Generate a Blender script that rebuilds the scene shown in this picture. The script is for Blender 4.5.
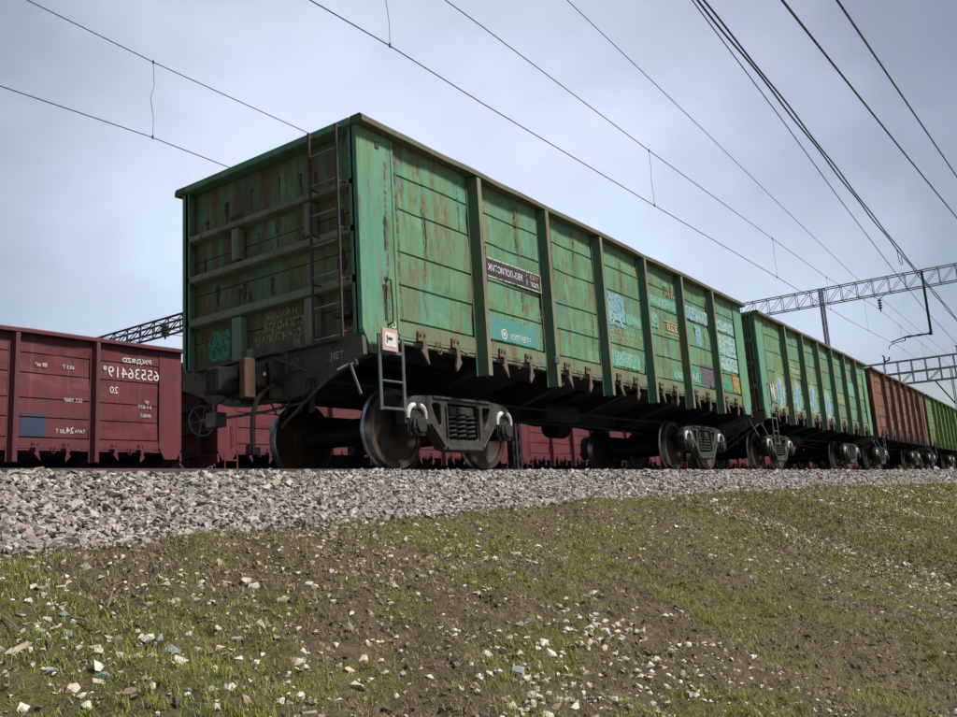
import bpy, bmesh, math, random
import numpy as np
from mathutils import Vector, Matrix

for _o in list(bpy.data.objects):
    bpy.data.objects.remove(_o)
scene = bpy.context.scene
COL = scene.collection
random.seed(7)
RNG = np.random.default_rng(7)

# ------------------------------------------------------------------ camera
CX, CY, CZ = -6.4066, -5.9011, -0.5073
YAW, PIT, ROL = 0.6065, 0.1746, -0.0615
FPX = 843.064
cam_d = bpy.data.cameras.new('camera')
cam = bpy.data.objects.new('camera', cam_d)
COL.objects.link(cam)
fw = Vector((math.cos(PIT)*math.cos(YAW), math.cos(PIT)*math.sin(YAW), math.sin(PIT)))
rt = Vector((math.sin(YAW), -math.cos(YAW), 0.0))
up = rt.cross(fw)
r2 = rt*math.cos(ROL)+up*math.sin(ROL)
u2 = -rt*math.sin(ROL)+up*math.cos(ROL)
cam.matrix_world = Matrix(((r2.x, u2.x, -fw.x, CX), (r2.y, u2.y, -fw.y, CY), (r2.z, u2.z, -fw.z, CZ), (0, 0, 0, 1)))
cam_d.sensor_fit = 'HORIZONTAL'
cam_d.sensor_width = 36.0
cam_d.lens = FPX/957.0*36.0
cam_d.clip_start = 0.05
cam_d.clip_end = 3000
scene.camera = cam

# ------------------------------------------------------------------ light
SUN_EL, SUN_AZ = math.radians(50), math.radians(-70)     # azimuth from +X, anticlockwise
sd = Vector((math.cos(SUN_EL)*math.cos(SUN_AZ), math.cos(SUN_EL)*math.sin(SUN_AZ), math.sin(SUN_EL)))
sun_d = bpy.data.lights.new('sun', 'SUN')
sun_d.energy = 5.0
sun_d.angle = math.radians(9)
sun_d.color = (1.0, 0.96, 0.9)
sun = bpy.data.objects.new('sun', sun_d)
sun.rotation_euler = sd.to_track_quat('Z', 'Y').to_euler()
sun.location = (0, -20, 30)
COL.objects.link(sun)

world = bpy.data.worlds.new('World')
scene.world = world
world.use_nodes = True
nt = world.node_tree
nt.nodes.clear()
W = nt.nodes.new
out = W('ShaderNodeOutputWorld')
sky = W('ShaderNodeTexSky'); sky.sky_type = 'NISHITA'; sky.sun_disc = False
sky.sun_elevation = SUN_EL; sky.sun_rotation = math.pi/2 - SUN_AZ
bg1 = W('ShaderNodeBackground'); bg1.inputs[1].default_value = 0.05
nt.links.new(sky.outputs[0], bg1.inputs[0])
# thin overcast layer: brightness varies over the sky, with soft cloud noise
tc = W('ShaderNodeTexCoord')
dot = W('ShaderNodeVectorMath'); dot.operation = 'DOT_PRODUCT'
bd = (fw + r2*(-0.06) + u2*0.12).normalized()
dot.inputs[1].default_value = bd
nt.links.new(tc.outputs['Generated'], dot.inputs[0])
ns = W('ShaderNodeTexNoise'); ns.inputs['Scale'].default_value = 3.4; ns.inputs['Detail'].default_value = 5; ns.inputs['Roughness'].default_value = 0.5
mp = W('ShaderNodeMapping'); mp.inputs['Scale'].default_value = (1, 1, 1.5)
nt.links.new(tc.outputs['Generated'], mp.inputs[0]); nt.links.new(mp.outputs[0], ns.inputs['Vector'])
ma = W('ShaderNodeMath'); ma.operation = 'MULTIPLY_ADD'; ma.inputs[1].default_value = 0.15; 
nt.links.new(ns.outputs['Fac'], ma.inputs[0]); nt.links.new(dot.outputs['Value'], ma.inputs[2])
rp = W('ShaderNodeValToRGB')
nt.links.new(ma.outputs[0], rp.inputs[0])
el = rp.color_ramp.elements
el[0].position = 0.0; el[0].color = (0.11, 0.115, 0.13, 1)
el[1].position = 1.06; el[1].color = (0.72, 0.785, 0.92, 1)
for p_, c_ in ((0.62, (0.11, 0.112, 0.12)), (0.80, (0.125, 0.128, 0.145)), (0.885, (0.255, 0.26, 0.295)), (0.96, (0.545, 0.58, 0.68))):
    e_ = el.new(p_); e_.color = (*c_, 1)
el[-1].position = 1.0
mm = W('ShaderNodeMath'); mm.operation = 'MULTIPLY'; mm.inputs[1].default_value = 0.945
nt.links.new(ma.outputs[0], mm.inputs[0]); nt.links.new(mm.outputs[0], rp.inputs[0])
bg2 = W('ShaderNodeBackground'); bg2.inputs[1].default_value = 0.76
nt.links.new(rp.outputs[0], bg2.inputs[0])
ad = W('ShaderNodeAddShader')
nt.links.new(bg1.outputs[0], ad.inputs[0]); nt.links.new(bg2.outputs[0], ad.inputs[1])
nt.links.new(ad.outputs[0], out.inputs[0])

scene.render.engine = 'CYCLES'
scene.view_settings.view_transform = 'Standard'
scene.view_settings.look = 'None'
scene.view_settings.exposure = 0.22
scene.view_settings.gamma = 1.0
scene.view_settings.use_curve_mapping = False

# ------------------------------------------------------------------ helpers
def meta(o, label=None, cat=None, group=None, kind=None):
    if label: o['label'] = label
    if cat: o['category'] = cat
    if group: o['group'] = group
    if kind: o['kind'] = kind
    return o

def empty(name, loc=(0, 0, 0)):
    o = bpy.data.objects.new(name, None)
    o.empty_display_size = 0.3
    o.location = loc
    COL.objects.link(o)
    return o

class MB:
    """collects geometry for one mesh"""
    def __init__(s): s.v = []; s.f = []
    def add(s, vs, fs):
        n = len(s.v); s.v += [tuple(v) for v in vs]; s.f += [tuple(i+n for i in f) for f in fs]
        return s
    def box(s, x0, x1, y0, y1, z0, z1):
        if x0 > x1: x0, x1 = x1, x0
        if y0 > y1: y0, y1 = y1, y0
        if z0 > z1: z0, z1 = z1, z0
        vs = [(x0, y0, z0), (x1, y0, z0), (x1, y1, z0), (x0, y1, z0), (x0, y0, z1), (x1, y0, z1), (x1, y1, z1), (x0, y1, z1)]
        return s.add(vs, [(0, 3, 2, 1), (4, 5, 6, 7), (0, 1, 5, 4), (1, 2, 6, 5), (2, 3, 7, 6), (3, 0, 4, 7)])
    def prism(s, pts, a, b, axis='y'):
        """2D polygon extruded from a to b along axis; pts are (x,z) for y, (y,z) for x, (x,y) for z"""
        n = len(pts)
        def mk(p, t):
            return (p[0], t, p[1]) if axis == 'y' else ((t, p[0], p[1]) if axis == 'x' else (p[0], p[1], t))
        vs = [mk(p, a) for p in pts]+[mk(p, b) for p in pts]
        fs = [tuple(range(n)), tuple(range(2*n-1, n-1, -1))]
        fs += [((i+1) % n, i, n+i, n+(i+1) % n) for i in range(n)]
        return s.add(vs, fs)
    def tube(s, pts, r, k=8, caps=True):
        pts = [Vector(p) for p in pts]; n = len(pts); rings = []
        rr = r if isinstance(r, (list, tuple)) else [r]*n
        prev = None
        for i, p in enumerate(pts):
            d = (pts[min(i+1, n-1)]-pts[max(i-1, 0)]).normalized()
            if prev is None:
                a = Vector((0, 0, 1)) if abs(d.z) < 0.9 else Vector((1, 0, 0))
                u = d.cross(a).normalized()
            else:
                u = (prev-d*prev.dot(d)).normalized()
            prev = u; w = d.cross(u)
            rings.append([p+u*rr[i]*math.cos(2*math.pi*j/k)+w*rr[i]*math.sin(2*math.pi*j/k) for j in range(k)])
        vs = [v for g in rings for v in g]; fs = []
        for i in range(n-1):
            for j in range(k):
                a, b = i*k+j, i*k+(j+1) % k
                fs.append((a, b, b+k, a+k))
        if caps: fs += [tuple(range(k-1, -1, -1)), tuple(range((n-1)*k, n*k))]
        return s.add(vs, fs)
    def bar(s, a, b, w, h=None):
        """square bar between two points"""
        h = h or w
        a, b = Vector(a), Vector(b); d = (b-a).normalized()
        t = Vector((0, 0, 1)) if abs(d.z) < 0.95 else Vector((1, 0, 0))
        u = d.cross(t).normalized()*w/2; v = d.cross(u).normalized()*h/2
        vs = [a-u-v, a+u-v, a+u+v, a-u+v, b-u-v, b+u-v, b+u+v, b-u+v]
        return s.add(vs, [(0, 3, 2, 1), (4, 5, 6, 7), (0, 1, 5, 4), (1, 2, 6, 5), (2, 3, 7, 6), (3, 0, 4, 7)])
    def ring(s, prof, k=40, c=(0, 0, 0)):
        """lathe: prof is list of (r, y) closed loop, axis along y"""
        n = len(prof); vs = []; fs = []
        for i in range(k):
            a = 2*math.pi*i/k
            for r, y in prof: vs.append((c[0]+r*math.cos(a), c[1]+y, c[2]+r*math.sin(a)))
        for i in range(k):
            for j in range(n):
                a = i*n+j; b = i*n+(j+1) % n; c2 = ((i+1) % k)*n+(j+1) % n; d = ((i+1) % k)*n+j
                fs.append((a, b, c2, d))
        return s.add(vs, fs)
    def build(s, name, mat, parent=None, bevel=0.0, smooth=False, loc=None):
        me = bpy.data.meshes.new(name)
        me.from_pydata(s.v, [], s.f)
        bm = bmesh.new(); bm.from_mesh(me)
        bmesh.ops.recalc_face_normals(bm, faces=bm.faces)
        if bevel > 0:
            es = [e for e in bm.edges if len(e.link_faces) == 2 and e.calc_face_angle(0) > 0.5]
            bmesh.ops.bevel(bm, geom=es, offset=bevel, segments=1, affect='EDGES', clamp_overlap=True)
        bm.to_mesh(me); bm.free()
        if smooth:
            for p in me.polygons: p.use_smooth = True
            me.set_sharp_from_angle(angle=math.radians(40))
        me.materials.append(mat)
        o = bpy.data.objects.new(name, me)
        COL.objects.link(o)
        if parent: o.parent = parent
        if loc: o.location = loc
        return o

def np_mesh(name, verts, faces, mat, attr=None, smooth=False):
    """verts (n,3) float, faces (m,k) int"""
    me = bpy.data.meshes.new(name)
    n, (m, k) = len(verts), faces.shape
    me.vertices.add(n); me.vertices.foreach_set('co', verts.astype(np.float32).ravel())
    me.loops.add(m*k); me.loops.foreach_set('vertex_index', faces.astype(np.int32).ravel())
    me.polygons.add(m)
    me.polygons.foreach_set('loop_start', np.arange(0, m*k, k, dtype=np.int32))
    me.polygons.foreach_set('loop_total', np.full(m, k, dtype=np.int32))
    me.polygons.foreach_set('use_smooth', np.full(m, bool(smooth)))
    me.update(calc_edges=True)
    if attr:
        for an, av in attr.items():
            a = me.attributes.new(an, 'FLOAT', 'POINT'); a.data.foreach_set('value', av.astype(np.float32))
    me.materials.append(mat)
    o = bpy.data.objects.new(name, me); COL.objects.link(o)
    return o

# numpy value noise
_PERM = RNG.random((256, 256)).astype(np.float64)
def vnoise(x, y, s=1.0, ox=0, oy=0):
    x = np.asarray(x)*s+ox+1000; y = np.asarray(y)*s+oy+1000
    xi = np.floor(x).astype(int); yi = np.floor(y).astype(int)
    fx = x-xi; fy = y-yi; fx = fx*fx*(3-2*fx); fy = fy*fy*(3-2*fy)
    g = lambda a, b: _PERM[a % 256, b % 256]
    return (g(xi, yi)*(1-fx)+g(xi+1, yi)*fx)*(1-fy)+(g(xi, yi+1)*(1-fx)+g(xi+1, yi+1)*fx)*fy
def fbm(x, y, s, n=4, ox=0):
    r = 0; a = 0.5; t = 0
    for i in range(n):
        r = r+a*vnoise(x, y, s, ox+17.3*i, 5.1*i); t += a; a *= 0.5; s *= 2.03
    return r/t

# ------------------------------------------------------------------ materials
class NT:
    def __init__(s, name, rough=0.7, metal=0.0):
        s.m = bpy.data.materials.new(name); s.m.use_nodes = True
        s.t = s.m.node_tree; s.b = s.t.nodes['Principled BSDF']
        s.b.inputs['Roughness'].default_value = rough; s.b.inputs['Metallic'].default_value = metal
        s.b.inputs['Specular IOR Level'].default_value = 0.35
        s.co = s.t.nodes.new('ShaderNodeTexCoord').outputs['Object']
    def L(s, a, b): s.t.links.new(a, b)
    def noise(s, scale, detail=4, rough=0.55, vec=(1, 1, 1), off=(0, 0, 0), dist=0.0):
        mp = s.t.nodes.new('ShaderNodeMapping'); mp.inputs['Scale'].default_value = vec; mp.inputs['Location'].default_value = off
        s.L(s.co, mp.inputs[0])
        n = s.t.nodes.new('ShaderNodeTexNoise'); n.inputs['Scale'].default_value = scale
        n.inputs['Detail'].default_value = detail; n.inputs['Roughness'].default_value = rough; n.inputs['Distortion'].default_value = dist
        s.L(mp.outputs[0], n.inputs['Vector'])
        return n.outputs['Fac']
    def ramp(s, f, lo, hi, a=0.0, b=1.0):
        r = s.t.nodes.new('ShaderNodeMapRange'); r.inputs['From Min'].default_value = lo; r.inputs['From Max'].default_value = hi
        r.inputs['To Min'].default_value = a; r.inputs['To Max'].default_value = b; r.clamp = True
        s.L(f, r.inputs[0]); return r.outputs[0]
    def mix(s, f, a, b, mode='MIX'):
        m = s.t.nodes.new('ShaderNodeMix'); m.data_type = 'RGBA'; m.blend_type = mode
        if isinstance(f, float): m.inputs[0].default_value = f
        else: s.L(f, m.inputs[0])
        for i, c in ((6, a), (7, b)):
            if isinstance(c, tuple): m.inputs[i].default_value = (*c, 1)
            else: s.L(c, m.inputs[i])
        return m.outputs[2]
    def math(s, op, a, b=None):
        m = s.t.nodes.new('ShaderNodeMath'); m.operation = op
        for i, c in enumerate((a, b)):
            if c is None: continue
            if isinstance(c, (int, float)): m.inputs[i].default_value = c
            else: s.L(c, m.inputs[i])
        return m.outputs[0]
    def rnd(s):
        return s.t.nodes.new('ShaderNodeNewGeometry').outputs['Random Per Island']
    def sepz(s):
        sp = s.t.nodes.new('ShaderNodeSeparateXYZ'); s.L(s.co, sp.inputs[0]); return sp.outputs
    def color(s, c):
        if isinstance(c, tuple): s.b.inputs['Base Color'].default_value = (*c, 1)
        else: s.L(c, s.b.inputs['Base Color'])
    def bump(s, f, strength=0.3, dist=0.01):
        b = s.t.nodes.new('ShaderNodeBump'); b.inputs['Strength'].default_value = strength; b.inputs['Distance'].default_value = dist
        s.L(f, b.inputs['Height']); s.L(b.outputs[0], s.b.inputs['Normal'])

RUST = (0.105, 0.048, 0.022)
def paint(name, c1, c2, c3, rust=0.5, dirt=0.3, dirtcol=(0.05, 0.042, 0.032), seed=0.0, rough=0.62):
    n = NT(name, rough)
    big = n.noise(0.9, 5, 0.6, off=(seed, 0, 0))
    streak = n.noise(3.2, 5, 0.65, vec=(1.6, 1.6, 0.16), off=(seed, 3, 0))
    col = n.mix(n.ramp(big, 0.38, 0.62), c1, c2)
    col = n.mix(n.ramp(streak, 0.42, 0.64, 0, 0.85), col, c3)
    st2 = n.noise(9.0, 4, 0.6, vec=(1.4, 1.4, 0.06), off=(seed+1, 6, 3))
    col = n.mix(n.ramp(st2, 0.50, 0.66, 0, 0.45), col, tuple(v*0.62 for v in c2))
    st3 = n.noise(5.0, 4, 0.6, vec=(1.4, 1.4, 0.05), off=(seed+7, 2, 9))
    col = n.mix(n.ramp(st3, 0.58, 0.68, 0, 0.55*min(1.0, rust)), col, (0.20, 0.13, 0.065))
    # pale scuffs
    sc = n.noise(7, 6, 0.7, vec=(1, 1, 0.5), off=(seed+9, 1, 0))
    col = n.mix(n.ramp(sc, 0.60, 0.72, 0, 0.35), col, tuple(min(1, v*1.7+0.03) for v in c1))
    # dirt film running down
    d = n.noise(2.1, 6, 0.7, vec=(1.2, 1.2, 0.35), off=(seed+4, 7, 2))
    col = n.mix(n.ramp(d, 0.62-dirt*0.5, 0.82-dirt*0.35, 0, 0.8), col, dirtcol)
    # rust blotches and runs
    r1 = n.noise(4.5, 8, 0.72, vec=(1.5, 1.5, 0.28), off=(seed+2, 5, 1))
    r2_ = n.noise(16, 6, 0.7, vec=(1, 1, 0.45), off=(seed+6, 2, 4))
    rm = n.math('MULTIPLY', n.ramp(r1, 0.66-rust*0.16, 0.74-rust*0.12), n.ramp(r2_, 0.38, 0.56))
    col = n.mix(n.math('MULTIPLY', rm, 0.9), col, n.mix(n.ramp(r2_, 0.4, 0.7), RUST, (0.19, 0.085, 0.03)))
    chips = n.noise(38, 5, 0.75, off=(seed, 8, 8))
    col = n.mix(n.ramp(chips, 0.705, 0.735, 0, 0.85*min(1, rust*1.6)), col, (0.035, 0.018, 0.012))
    n.color(col)
    n.L(n.ramp(rm, 0, 1, rough, 0.9), n.b.inputs['Roughness'])
    n.bump(n.math('ADD', n.math('MULTIPLY', rm, 0.6), n.math('MULTIPLY', r2_, 0.5)), 0.35, 0.006)
    return n.m

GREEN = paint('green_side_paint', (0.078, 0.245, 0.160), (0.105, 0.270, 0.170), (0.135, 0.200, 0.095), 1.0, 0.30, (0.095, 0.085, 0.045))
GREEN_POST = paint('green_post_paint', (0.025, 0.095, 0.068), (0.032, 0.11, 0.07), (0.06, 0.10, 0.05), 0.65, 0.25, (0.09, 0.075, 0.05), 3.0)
GREEN_END = paint('green_end_paint', (0.10, 0.30, 0.155), (0.14, 0.30, 0.14), (0.17, 0.18, 0.06), 1.3, 0.66, (0.05, 0.038, 0.02), 5.0)
GREEN_CORNER = paint('green_corner_paint', (0.085, 0.255, 0.165), (0.105, 0.27, 0.17), (0.13, 0.235, 0.12), 0.8, 0.2, (0.08, 0.07, 0.04), 7.0)
SILL = paint('rusty_sill_paint', (0.11, 0.21, 0.13), (0.14, 0.18, 0.105), (0.15, 0.13, 0.08), 0.8, 0.25, (0.12, 0.09, 0.06), 8.0)
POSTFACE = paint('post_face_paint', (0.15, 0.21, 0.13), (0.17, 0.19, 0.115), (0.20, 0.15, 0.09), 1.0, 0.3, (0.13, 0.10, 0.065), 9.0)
RAILTOP = paint('top_rail_paint', (0.075, 0.14, 0.095), (0.11, 0.12, 0.075), (0.12, 0.085, 0.05), 0.9, 0.35, (0.08, 0.055, 0.035), 11.0)
RIB = paint('sooty_rib_paint', (0.14, 0.24, 0.155), (0.17, 0.23, 0.15), (0.20, 0.19, 0.11), 0.8, 0.32, (0.085, 0.072, 0.055), 12.0)
BEAM = paint('grey_beam_paint', (0.085, 0.095, 0.08), (0.075, 0.085, 0.072), (0.09, 0.08, 0.055), 0.7, 0.4, (0.055, 0.05, 0.043), 13.0)
BROWN = paint('brown_side_paint', (0.17, 0.075, 0.05), (0.20, 0.095, 0.06), (0.13, 0.055, 0.04), 0.6, 0.3, (0.06, 0.04, 0.03), 15.0)
BROWN_POST = paint('brown_post_paint', (0.10, 0.045, 0.032), (0.12, 0.05, 0.035), (0.08, 0.035, 0.028), 0.6, 0.4, (0.05, 0.035, 0.03), 16.0)
LIME = paint('yellow_green_side_paint', (0.105, 0.17, 0.06), (0.125, 0.18, 0.07), (0.09, 0.135, 0.055), 0.4, 0.2, (0.07, 0.07, 0.03), 17.0)
LIME_POST = paint('yellow_green_post_paint', (0.07, 0.16, 0.035), (0.08, 0.18, 0.04), (0.06, 0.11, 0.03), 0.4, 0.3, (0.06, 0.06, 0.03), 18.0)
RED = paint('dark_red_side_paint', (0.115, 0.0195, 0.024), (0.125, 0.023, 0.027), (0.095, 0.022, 0.025), 0.3, 0.22, (0.07, 0.032, 0.03), 19.0)
RED_POST = paint('dark_red_post_paint', (0.090, 0.021, 0.026), (0.095, 0.023, 0.027), (0.085, 0.026, 0.03), 0.05, 0.05, (0.07, 0.03, 0.035), 20.0)

def simple(name, c, c2, scale=8, rough=0.7, metal=0.0, bump=0.2, vec=(1, 1, 1)):
    n = NT(name, rough, metal)
    f = n.noise(scale, 6, 0.65, vec=vec)
    n.color(n.mix(n.ramp(f, 0.35, 0.68), c, c2)); n.bump(f, bump, 0.01)
    return n.m
STEEL_DARK = simple('sooty_steel_and_flange_shade', (0.014, 0.0135, 0.013), (0.034, 0.030, 0.025), 9, 0.75)
FRAME_STEEL = simple('grey_cast_steel', (0.022, 0.021, 0.019), (0.06, 0.054, 0.043), 7, 0.6, 0.0, 0.3)
UNDER = simple('black_underframe', (0.007, 0.007, 0.008), (0.017, 0.016, 0.015), 5, 0.85)
WHEEL_RIM = simple('polished_wheel_rim', (0.42, 0.42, 0.44), (0.20, 0.20, 0.21), 12, 0.30, 0.9, 0.05)
WHEEL_WEB = simple('rusty_wheel_web', (0.022, 0.021, 0.020), (0.10, 0.05, 0.02), 2.2, 0.7)
RUST_M = simple('brown_rusty_steel', (0.14, 0.075, 0.045), (0.08, 0.045, 0.03), 14, 0.8)
LOCK = simple('tan_rusty_lock_steel', (0.16, 0.115, 0.08), (0.08, 0.06, 0.045), 18, 0.75)
LADDER = simple('dark_ladder_steel', (0.06, 0.04, 0.032), (0.035, 0.03, 0.028), 14, 0.6)
RUNG = simple('worn_rung_steel', (0.30, 0.30, 0.28), (0.16, 0.16, 0.15), 20, 0.45, 0.5)
PIPE = simple('bare_pipe_steel', (0.075, 0.07, 0.062), (0.045, 0.04, 0.035), 14, 0.6)
STEP = simple('grey_green_step_steel', (0.075, 0.105, 0.10), (0.05, 0.06, 0.058), 14, 0.6)
WHITE = simple('white_marking_paint', (0.66, 0.66, 0.63), (0.42, 0.41, 0.39), 20, 0.6)
GALV = simple('galvanised_truss_steel', (0.30, 0.31, 0.35), (0.20, 0.21, 0.24), 6, 0.6, 0.2)
GANTRY_DK = simple('dark_truss_steel', (0.05, 0.052, 0.06), (0.03, 0.03, 0.035), 6, 0.6, 0.3)
WIRE_M = simple('dark_wire', (0.03, 0.03, 0.035), (0.02, 0.02, 0.025), 6, 0.6)
WIRE_B = simple('copper_wire', (0.075, 0.075, 0.095), (0.05, 0.05, 0.07), 6, 0.5, 0.3)
INSUL = simple('brown_insulator', (0.05, 0.03, 0.03), (0.03, 0.02, 0.02), 6, 0.3)
RAIL_M = simple('rail_steel', (0.10, 0.06, 0.045), (0.07, 0.045, 0.035), 9, 0.6)
HOSE = simple('worn_rubber_hose', (0.085, 0.065, 0.05), (0.04, 0.032, 0.028), 14, 0.7)
BLACKP = simple('black_plate', (0.025, 0.022, 0.03), (0.05, 0.04, 0.045), 9, 0.6)

def worn(name, c, keep=0.5, c2=None, scale=6, seed=0.0, rough=0.65):
    scale = scale*2.6; keep = keep+0.08
    """marking paint with worn holes showing what lies behind"""
    n = NT(name, rough)
    f = n.noise(scale, 8, 0.75, off=(seed, 0, 0)); g = n.noise(2.5, 4, 0.6, off=(seed+3, 0, 0))
    n.color(n.mix(n.ramp(g, 0.35, 0.65), c, c2 or tuple(v*0.75 for v in c)))
    n.L(n.ramp(f, 0.62-keep*0.35, 0.70-keep*0.30), n.b.inputs['Alpha'])
    return n.m
CREAM_W = worn('worn_cream_lettering', (0.62, 0.60, 0.46), 0.55)
YELLOW_W = worn('worn_yellow_lettering', (0.50, 0.42, 0.20), 0.42)
WHITE_W = worn('worn_white_lettering', (0.70, 0.70, 0.68), 0.8)
TEAL_W = worn('teal_repaint', (0.075, 0.25, 0.22), 0.9, (0.06, 0.20, 0.18))
BLUE_W = worn('pale_blue_graffiti', (0.19, 0.36, 0.40), 0.62, (0.15, 0.31, 0.38))
MINT_W = worn('mint_repaint', (0.16, 0.36, 0.27), 0.6, (0.14, 0.32, 0.25), 5, 3)
ICE_W = worn('ice_blue_graffiti', (0.34, 0.47, 0.45), 0.55, (0.22, 0.40, 0.38), 5, 5)
OCHRE_W = worn('ochre_patch', (0.36, 0.24, 0.07), 0.6, (0.28, 0.17, 0.05), 5, 6)
PURPLE_W = worn('dull_purple_patch', (0.13, 0.10, 0.13), 0.6, (0.11, 0.08, 0.11), 5, 7)
STRONGBLUE = worn('blue_graffiti', (0.08, 0.21, 0.38), 0.6, (0.12, 0.30, 0.42), 5, 8)
PINK_W = worn('pale_pink_graffiti', (0.55, 0.42, 0.50), 0.7, (0.50, 0.45, 0.50), 5, 9)
LEMON_W = worn('lemon_graffiti', (0.32, 0.36, 0.16), 0.42, (0.24, 0.33, 0.17), 5, 10)
ORANGE_W = worn('orange_lettering', (0.55, 0.32, 0.14), 0.6)
NAVY = worn('navy_repaint', (0.028, 0.04, 0.075), 1.3, (0.024, 0.034, 0.06))
TURQ_W = worn('turquoise_patch', (0.07, 0.30, 0.20), 0.5, (0.05, 0.24, 0.15), 5, 12)
OLIVE_W = worn('ochre_soot_patch', (0.13, 0.10, 0.025), 0.45, (0.10, 0.08, 0.03), 4, 13)
RUSTPATCH = worn('rust_brown_patch', (0.10, 0.05, 0.03), 0.3, (0.07, 0.035, 0.02), 7, 14)
WHITEBLOT = worn('white_spatter', (0.62, 0.68, 0.66), 0.3, (0.5, 0.55, 0.55), 8, 15)

# ------------------------------------------------------------------ ground
_bx = np.array([-60, -4.4, -3.9, -3.4, -2.2, -1.3, 0.7, 4.7, 11, 31, 60, 400.])
_bz = np.array([-.56, -.545, -.565, -.53, -.505, -.50, -.505, -.495, -.52, -.745, -.85, -.9])
YF = -1.75                # foot of the ballast
def shoulder(x): return np.interp(x, _bx, _bz)
def ground_z(x, y):
    x = np.asarray(x, float); y = np.asarray(y, float)
    h = shoulder(x)-0.02
    d = np.clip(YF-y, 0, None)
    slope = h-0.10*np.clip(d, 0, 0.5)-0.36*np.clip(d-0.5, 0, 6.0)
    z = np.where(y > YF, np.minimum(h-0.03+(y-YF)*0.2, -0.42), slope)
    near = np.clip(d*3, 0, 1)
    z = z+near*((fbm(x, y, 0.8, 3, 3)-0.5)*0.22+(fbm(x, y, 4.0, 4, 9)-0.5)*0.11)
    return z
def ballast_z(x, y):
    x = np.asarray(x, float); y = np.asarray(y, float)
    h = shoulder(x)-0.03
    crest = -0.158
    t = np.clip((y-YF)/(-0.80-YF), 0, 1)
    z = h+(crest-h)*t
    return z+(fbm(x, y, 1.3, 3, 30)-0.5)*0.05

def green_mask(x, y):
    """where grass grows: 0 bare soil .. 1 sward"""
    base = fbm(x, y, 0.6, 3, 40)*0.42+fbm(x, y, 3.4, 4, 60)*0.58
    far = np.clip((x-1.0)/9.0, 0, 1)*0.24
    left = np.clip((-3.7-x)/0.8, 0, 1)*np.clip((-1.7-y)/0.5, 0, 1)*0.10
    edge = np.exp(-((y+1.95)/0.2)**2)*0.06
    return np.clip((base+far+left+edge-0.474)*9.0, 0, 1)

n = NT('soil_and_turf', 0.95)
at_ = n.t.nodes.new('ShaderNodeAttribute'); at_.attribute_name = 'green'
f1 = n.noise(14, 8, 0.75); f2 = n.noise(60, 5, 0.8); f3 = n.noise(2.5, 4, 0.6)
soil = n.mix(n.ramp(f1, 0.35, 0.65), (0.048, 0.036, 0.021), (0.18, 0.142, 0.083))
soil = n.mix(n.ramp(f2, 0.55, 0.75, 0, 0.7), soil, (0.34, 0.285, 0.20))
soil = n.mix(n.ramp(f3, 0.45, 0.7, 0, 0.5), soil, (0.10, 0.078, 0.052))
turf = n.mix(n.ramp(f2, 0.3, 0.7), (0.05, 0.06, 0.010), (0.21, 0.205, 0.035))
mask = n.math('MULTIPLY', at_.outputs['Fac'], n.ramp(f1, 0.38, 0.56))
n.color(n.mix(n.math('MULTIPLY', mask, 0.75), soil, turf))
n.bump(n.math('ADD', f1, n.math('MULTIPLY', f2, 0.6)), 1.0, 0.03)
GROUND_M = n.m

def axis_grid(parts):
    a = []
    for lo, hi, st in parts: a += list(np.arange(lo, hi-1e-9, st))
    a.append(parts[-1][1]); return np.array(a)
gx = axis_grid([(-400, -60, 40), (-60, -10, 4), (-10, -5.4, 0.4), (-5.4, 2.0, 0.025), (2, 7, 0.05), (7, 20, 0.15), (20, 60, 0.8), (60, 140, 6), (140, 600, 40)])
gy = axis_grid([(-300, -40, 40), (-40, -9, 3), (-9, -5.4, 0.3), (-5.4, -1.5, 0.025), (-1.5, 20, 1.2), (20, 60, 8), (60, 460, 50)])
GX, GY = np.meshgrid(gx, gy, indexing='ij')
GZ = ground_z(GX, GY)
rough_ = (fbm(GX, GY, 16, 2, 80)-0.5)*0.035
GZ = GZ+np.where((GX > -5.5) & (GX < 9) & (GY < -1.6) & (GY > -5.5), rough_, 0)
GZ = np.where(GY < -9, np.minimum(GZ, -2.85), GZ)
GZ = np.where(GY > 22, -0.6+np.clip((GY-30)/25, 0, 1)*6.0, GZ)  # rise added past the tracks to block low sky under the wagons
vs = np.stack([GX.ravel(), GY.ravel(), GZ.ravel()], 1)
ni, nj = GX.shape
I, J = np.meshgrid(np.arange(ni-1), np.arange(nj-1), indexing='ij')
a = (I*nj+J).ravel(); fs = np.stack([a, a+nj, a+nj+1, a+1], 1)
g = np_mesh('ground', vs, fs, GROUND_M, {'green': green_mask(GX.ravel(), GY.ravel())}, smooth=True)
meta(g, kind='structure')

# ballast bed under the stones (three tracks)
n = NT('ballast_bed', 0.95)
f1 = n.noise(22, 6, 0.8); v = n.t.nodes.new('ShaderNodeTexVoronoi'); v.inputs['Scale'].default_value = 22; n.L(n.co, v.inputs['Vector'])
c = n.mix(n.ramp(f1, 0.3, 0.7), (0.06, 0.052, 0.048), (0.16, 0.14, 0.13))
c = n.mix(n.ramp(v.outputs['Distance'], 0.02, 0.45), c, (0.30, 0.27, 0.25), 'MIX')
n.color(n.mix(n.ramp(v.outputs['Distance'], 0.25, 0.6), c, (0.03, 0.026, 0.024))); n.bump(v.outputs['Distance'], 1.0, -0.03)
BED_M = n.m
bx = axis_grid([(-80, -10, 10), (-10, 30, 0.25), (30, 200, 10)])
by = np.array([YF-0.12, YF, -1.5, -1.2, -1.0, -0.85, -0.4, 0, 1, 2, 3, 5, 7, 9, 11, 12.6, 14, 15.3, 16.2])
BX, BY = np.meshgrid(bx, by, indexing='ij')
BZ = np.where(BY < -0.75, ballast_z(BX, BY)-0.02, -0.19)
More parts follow.
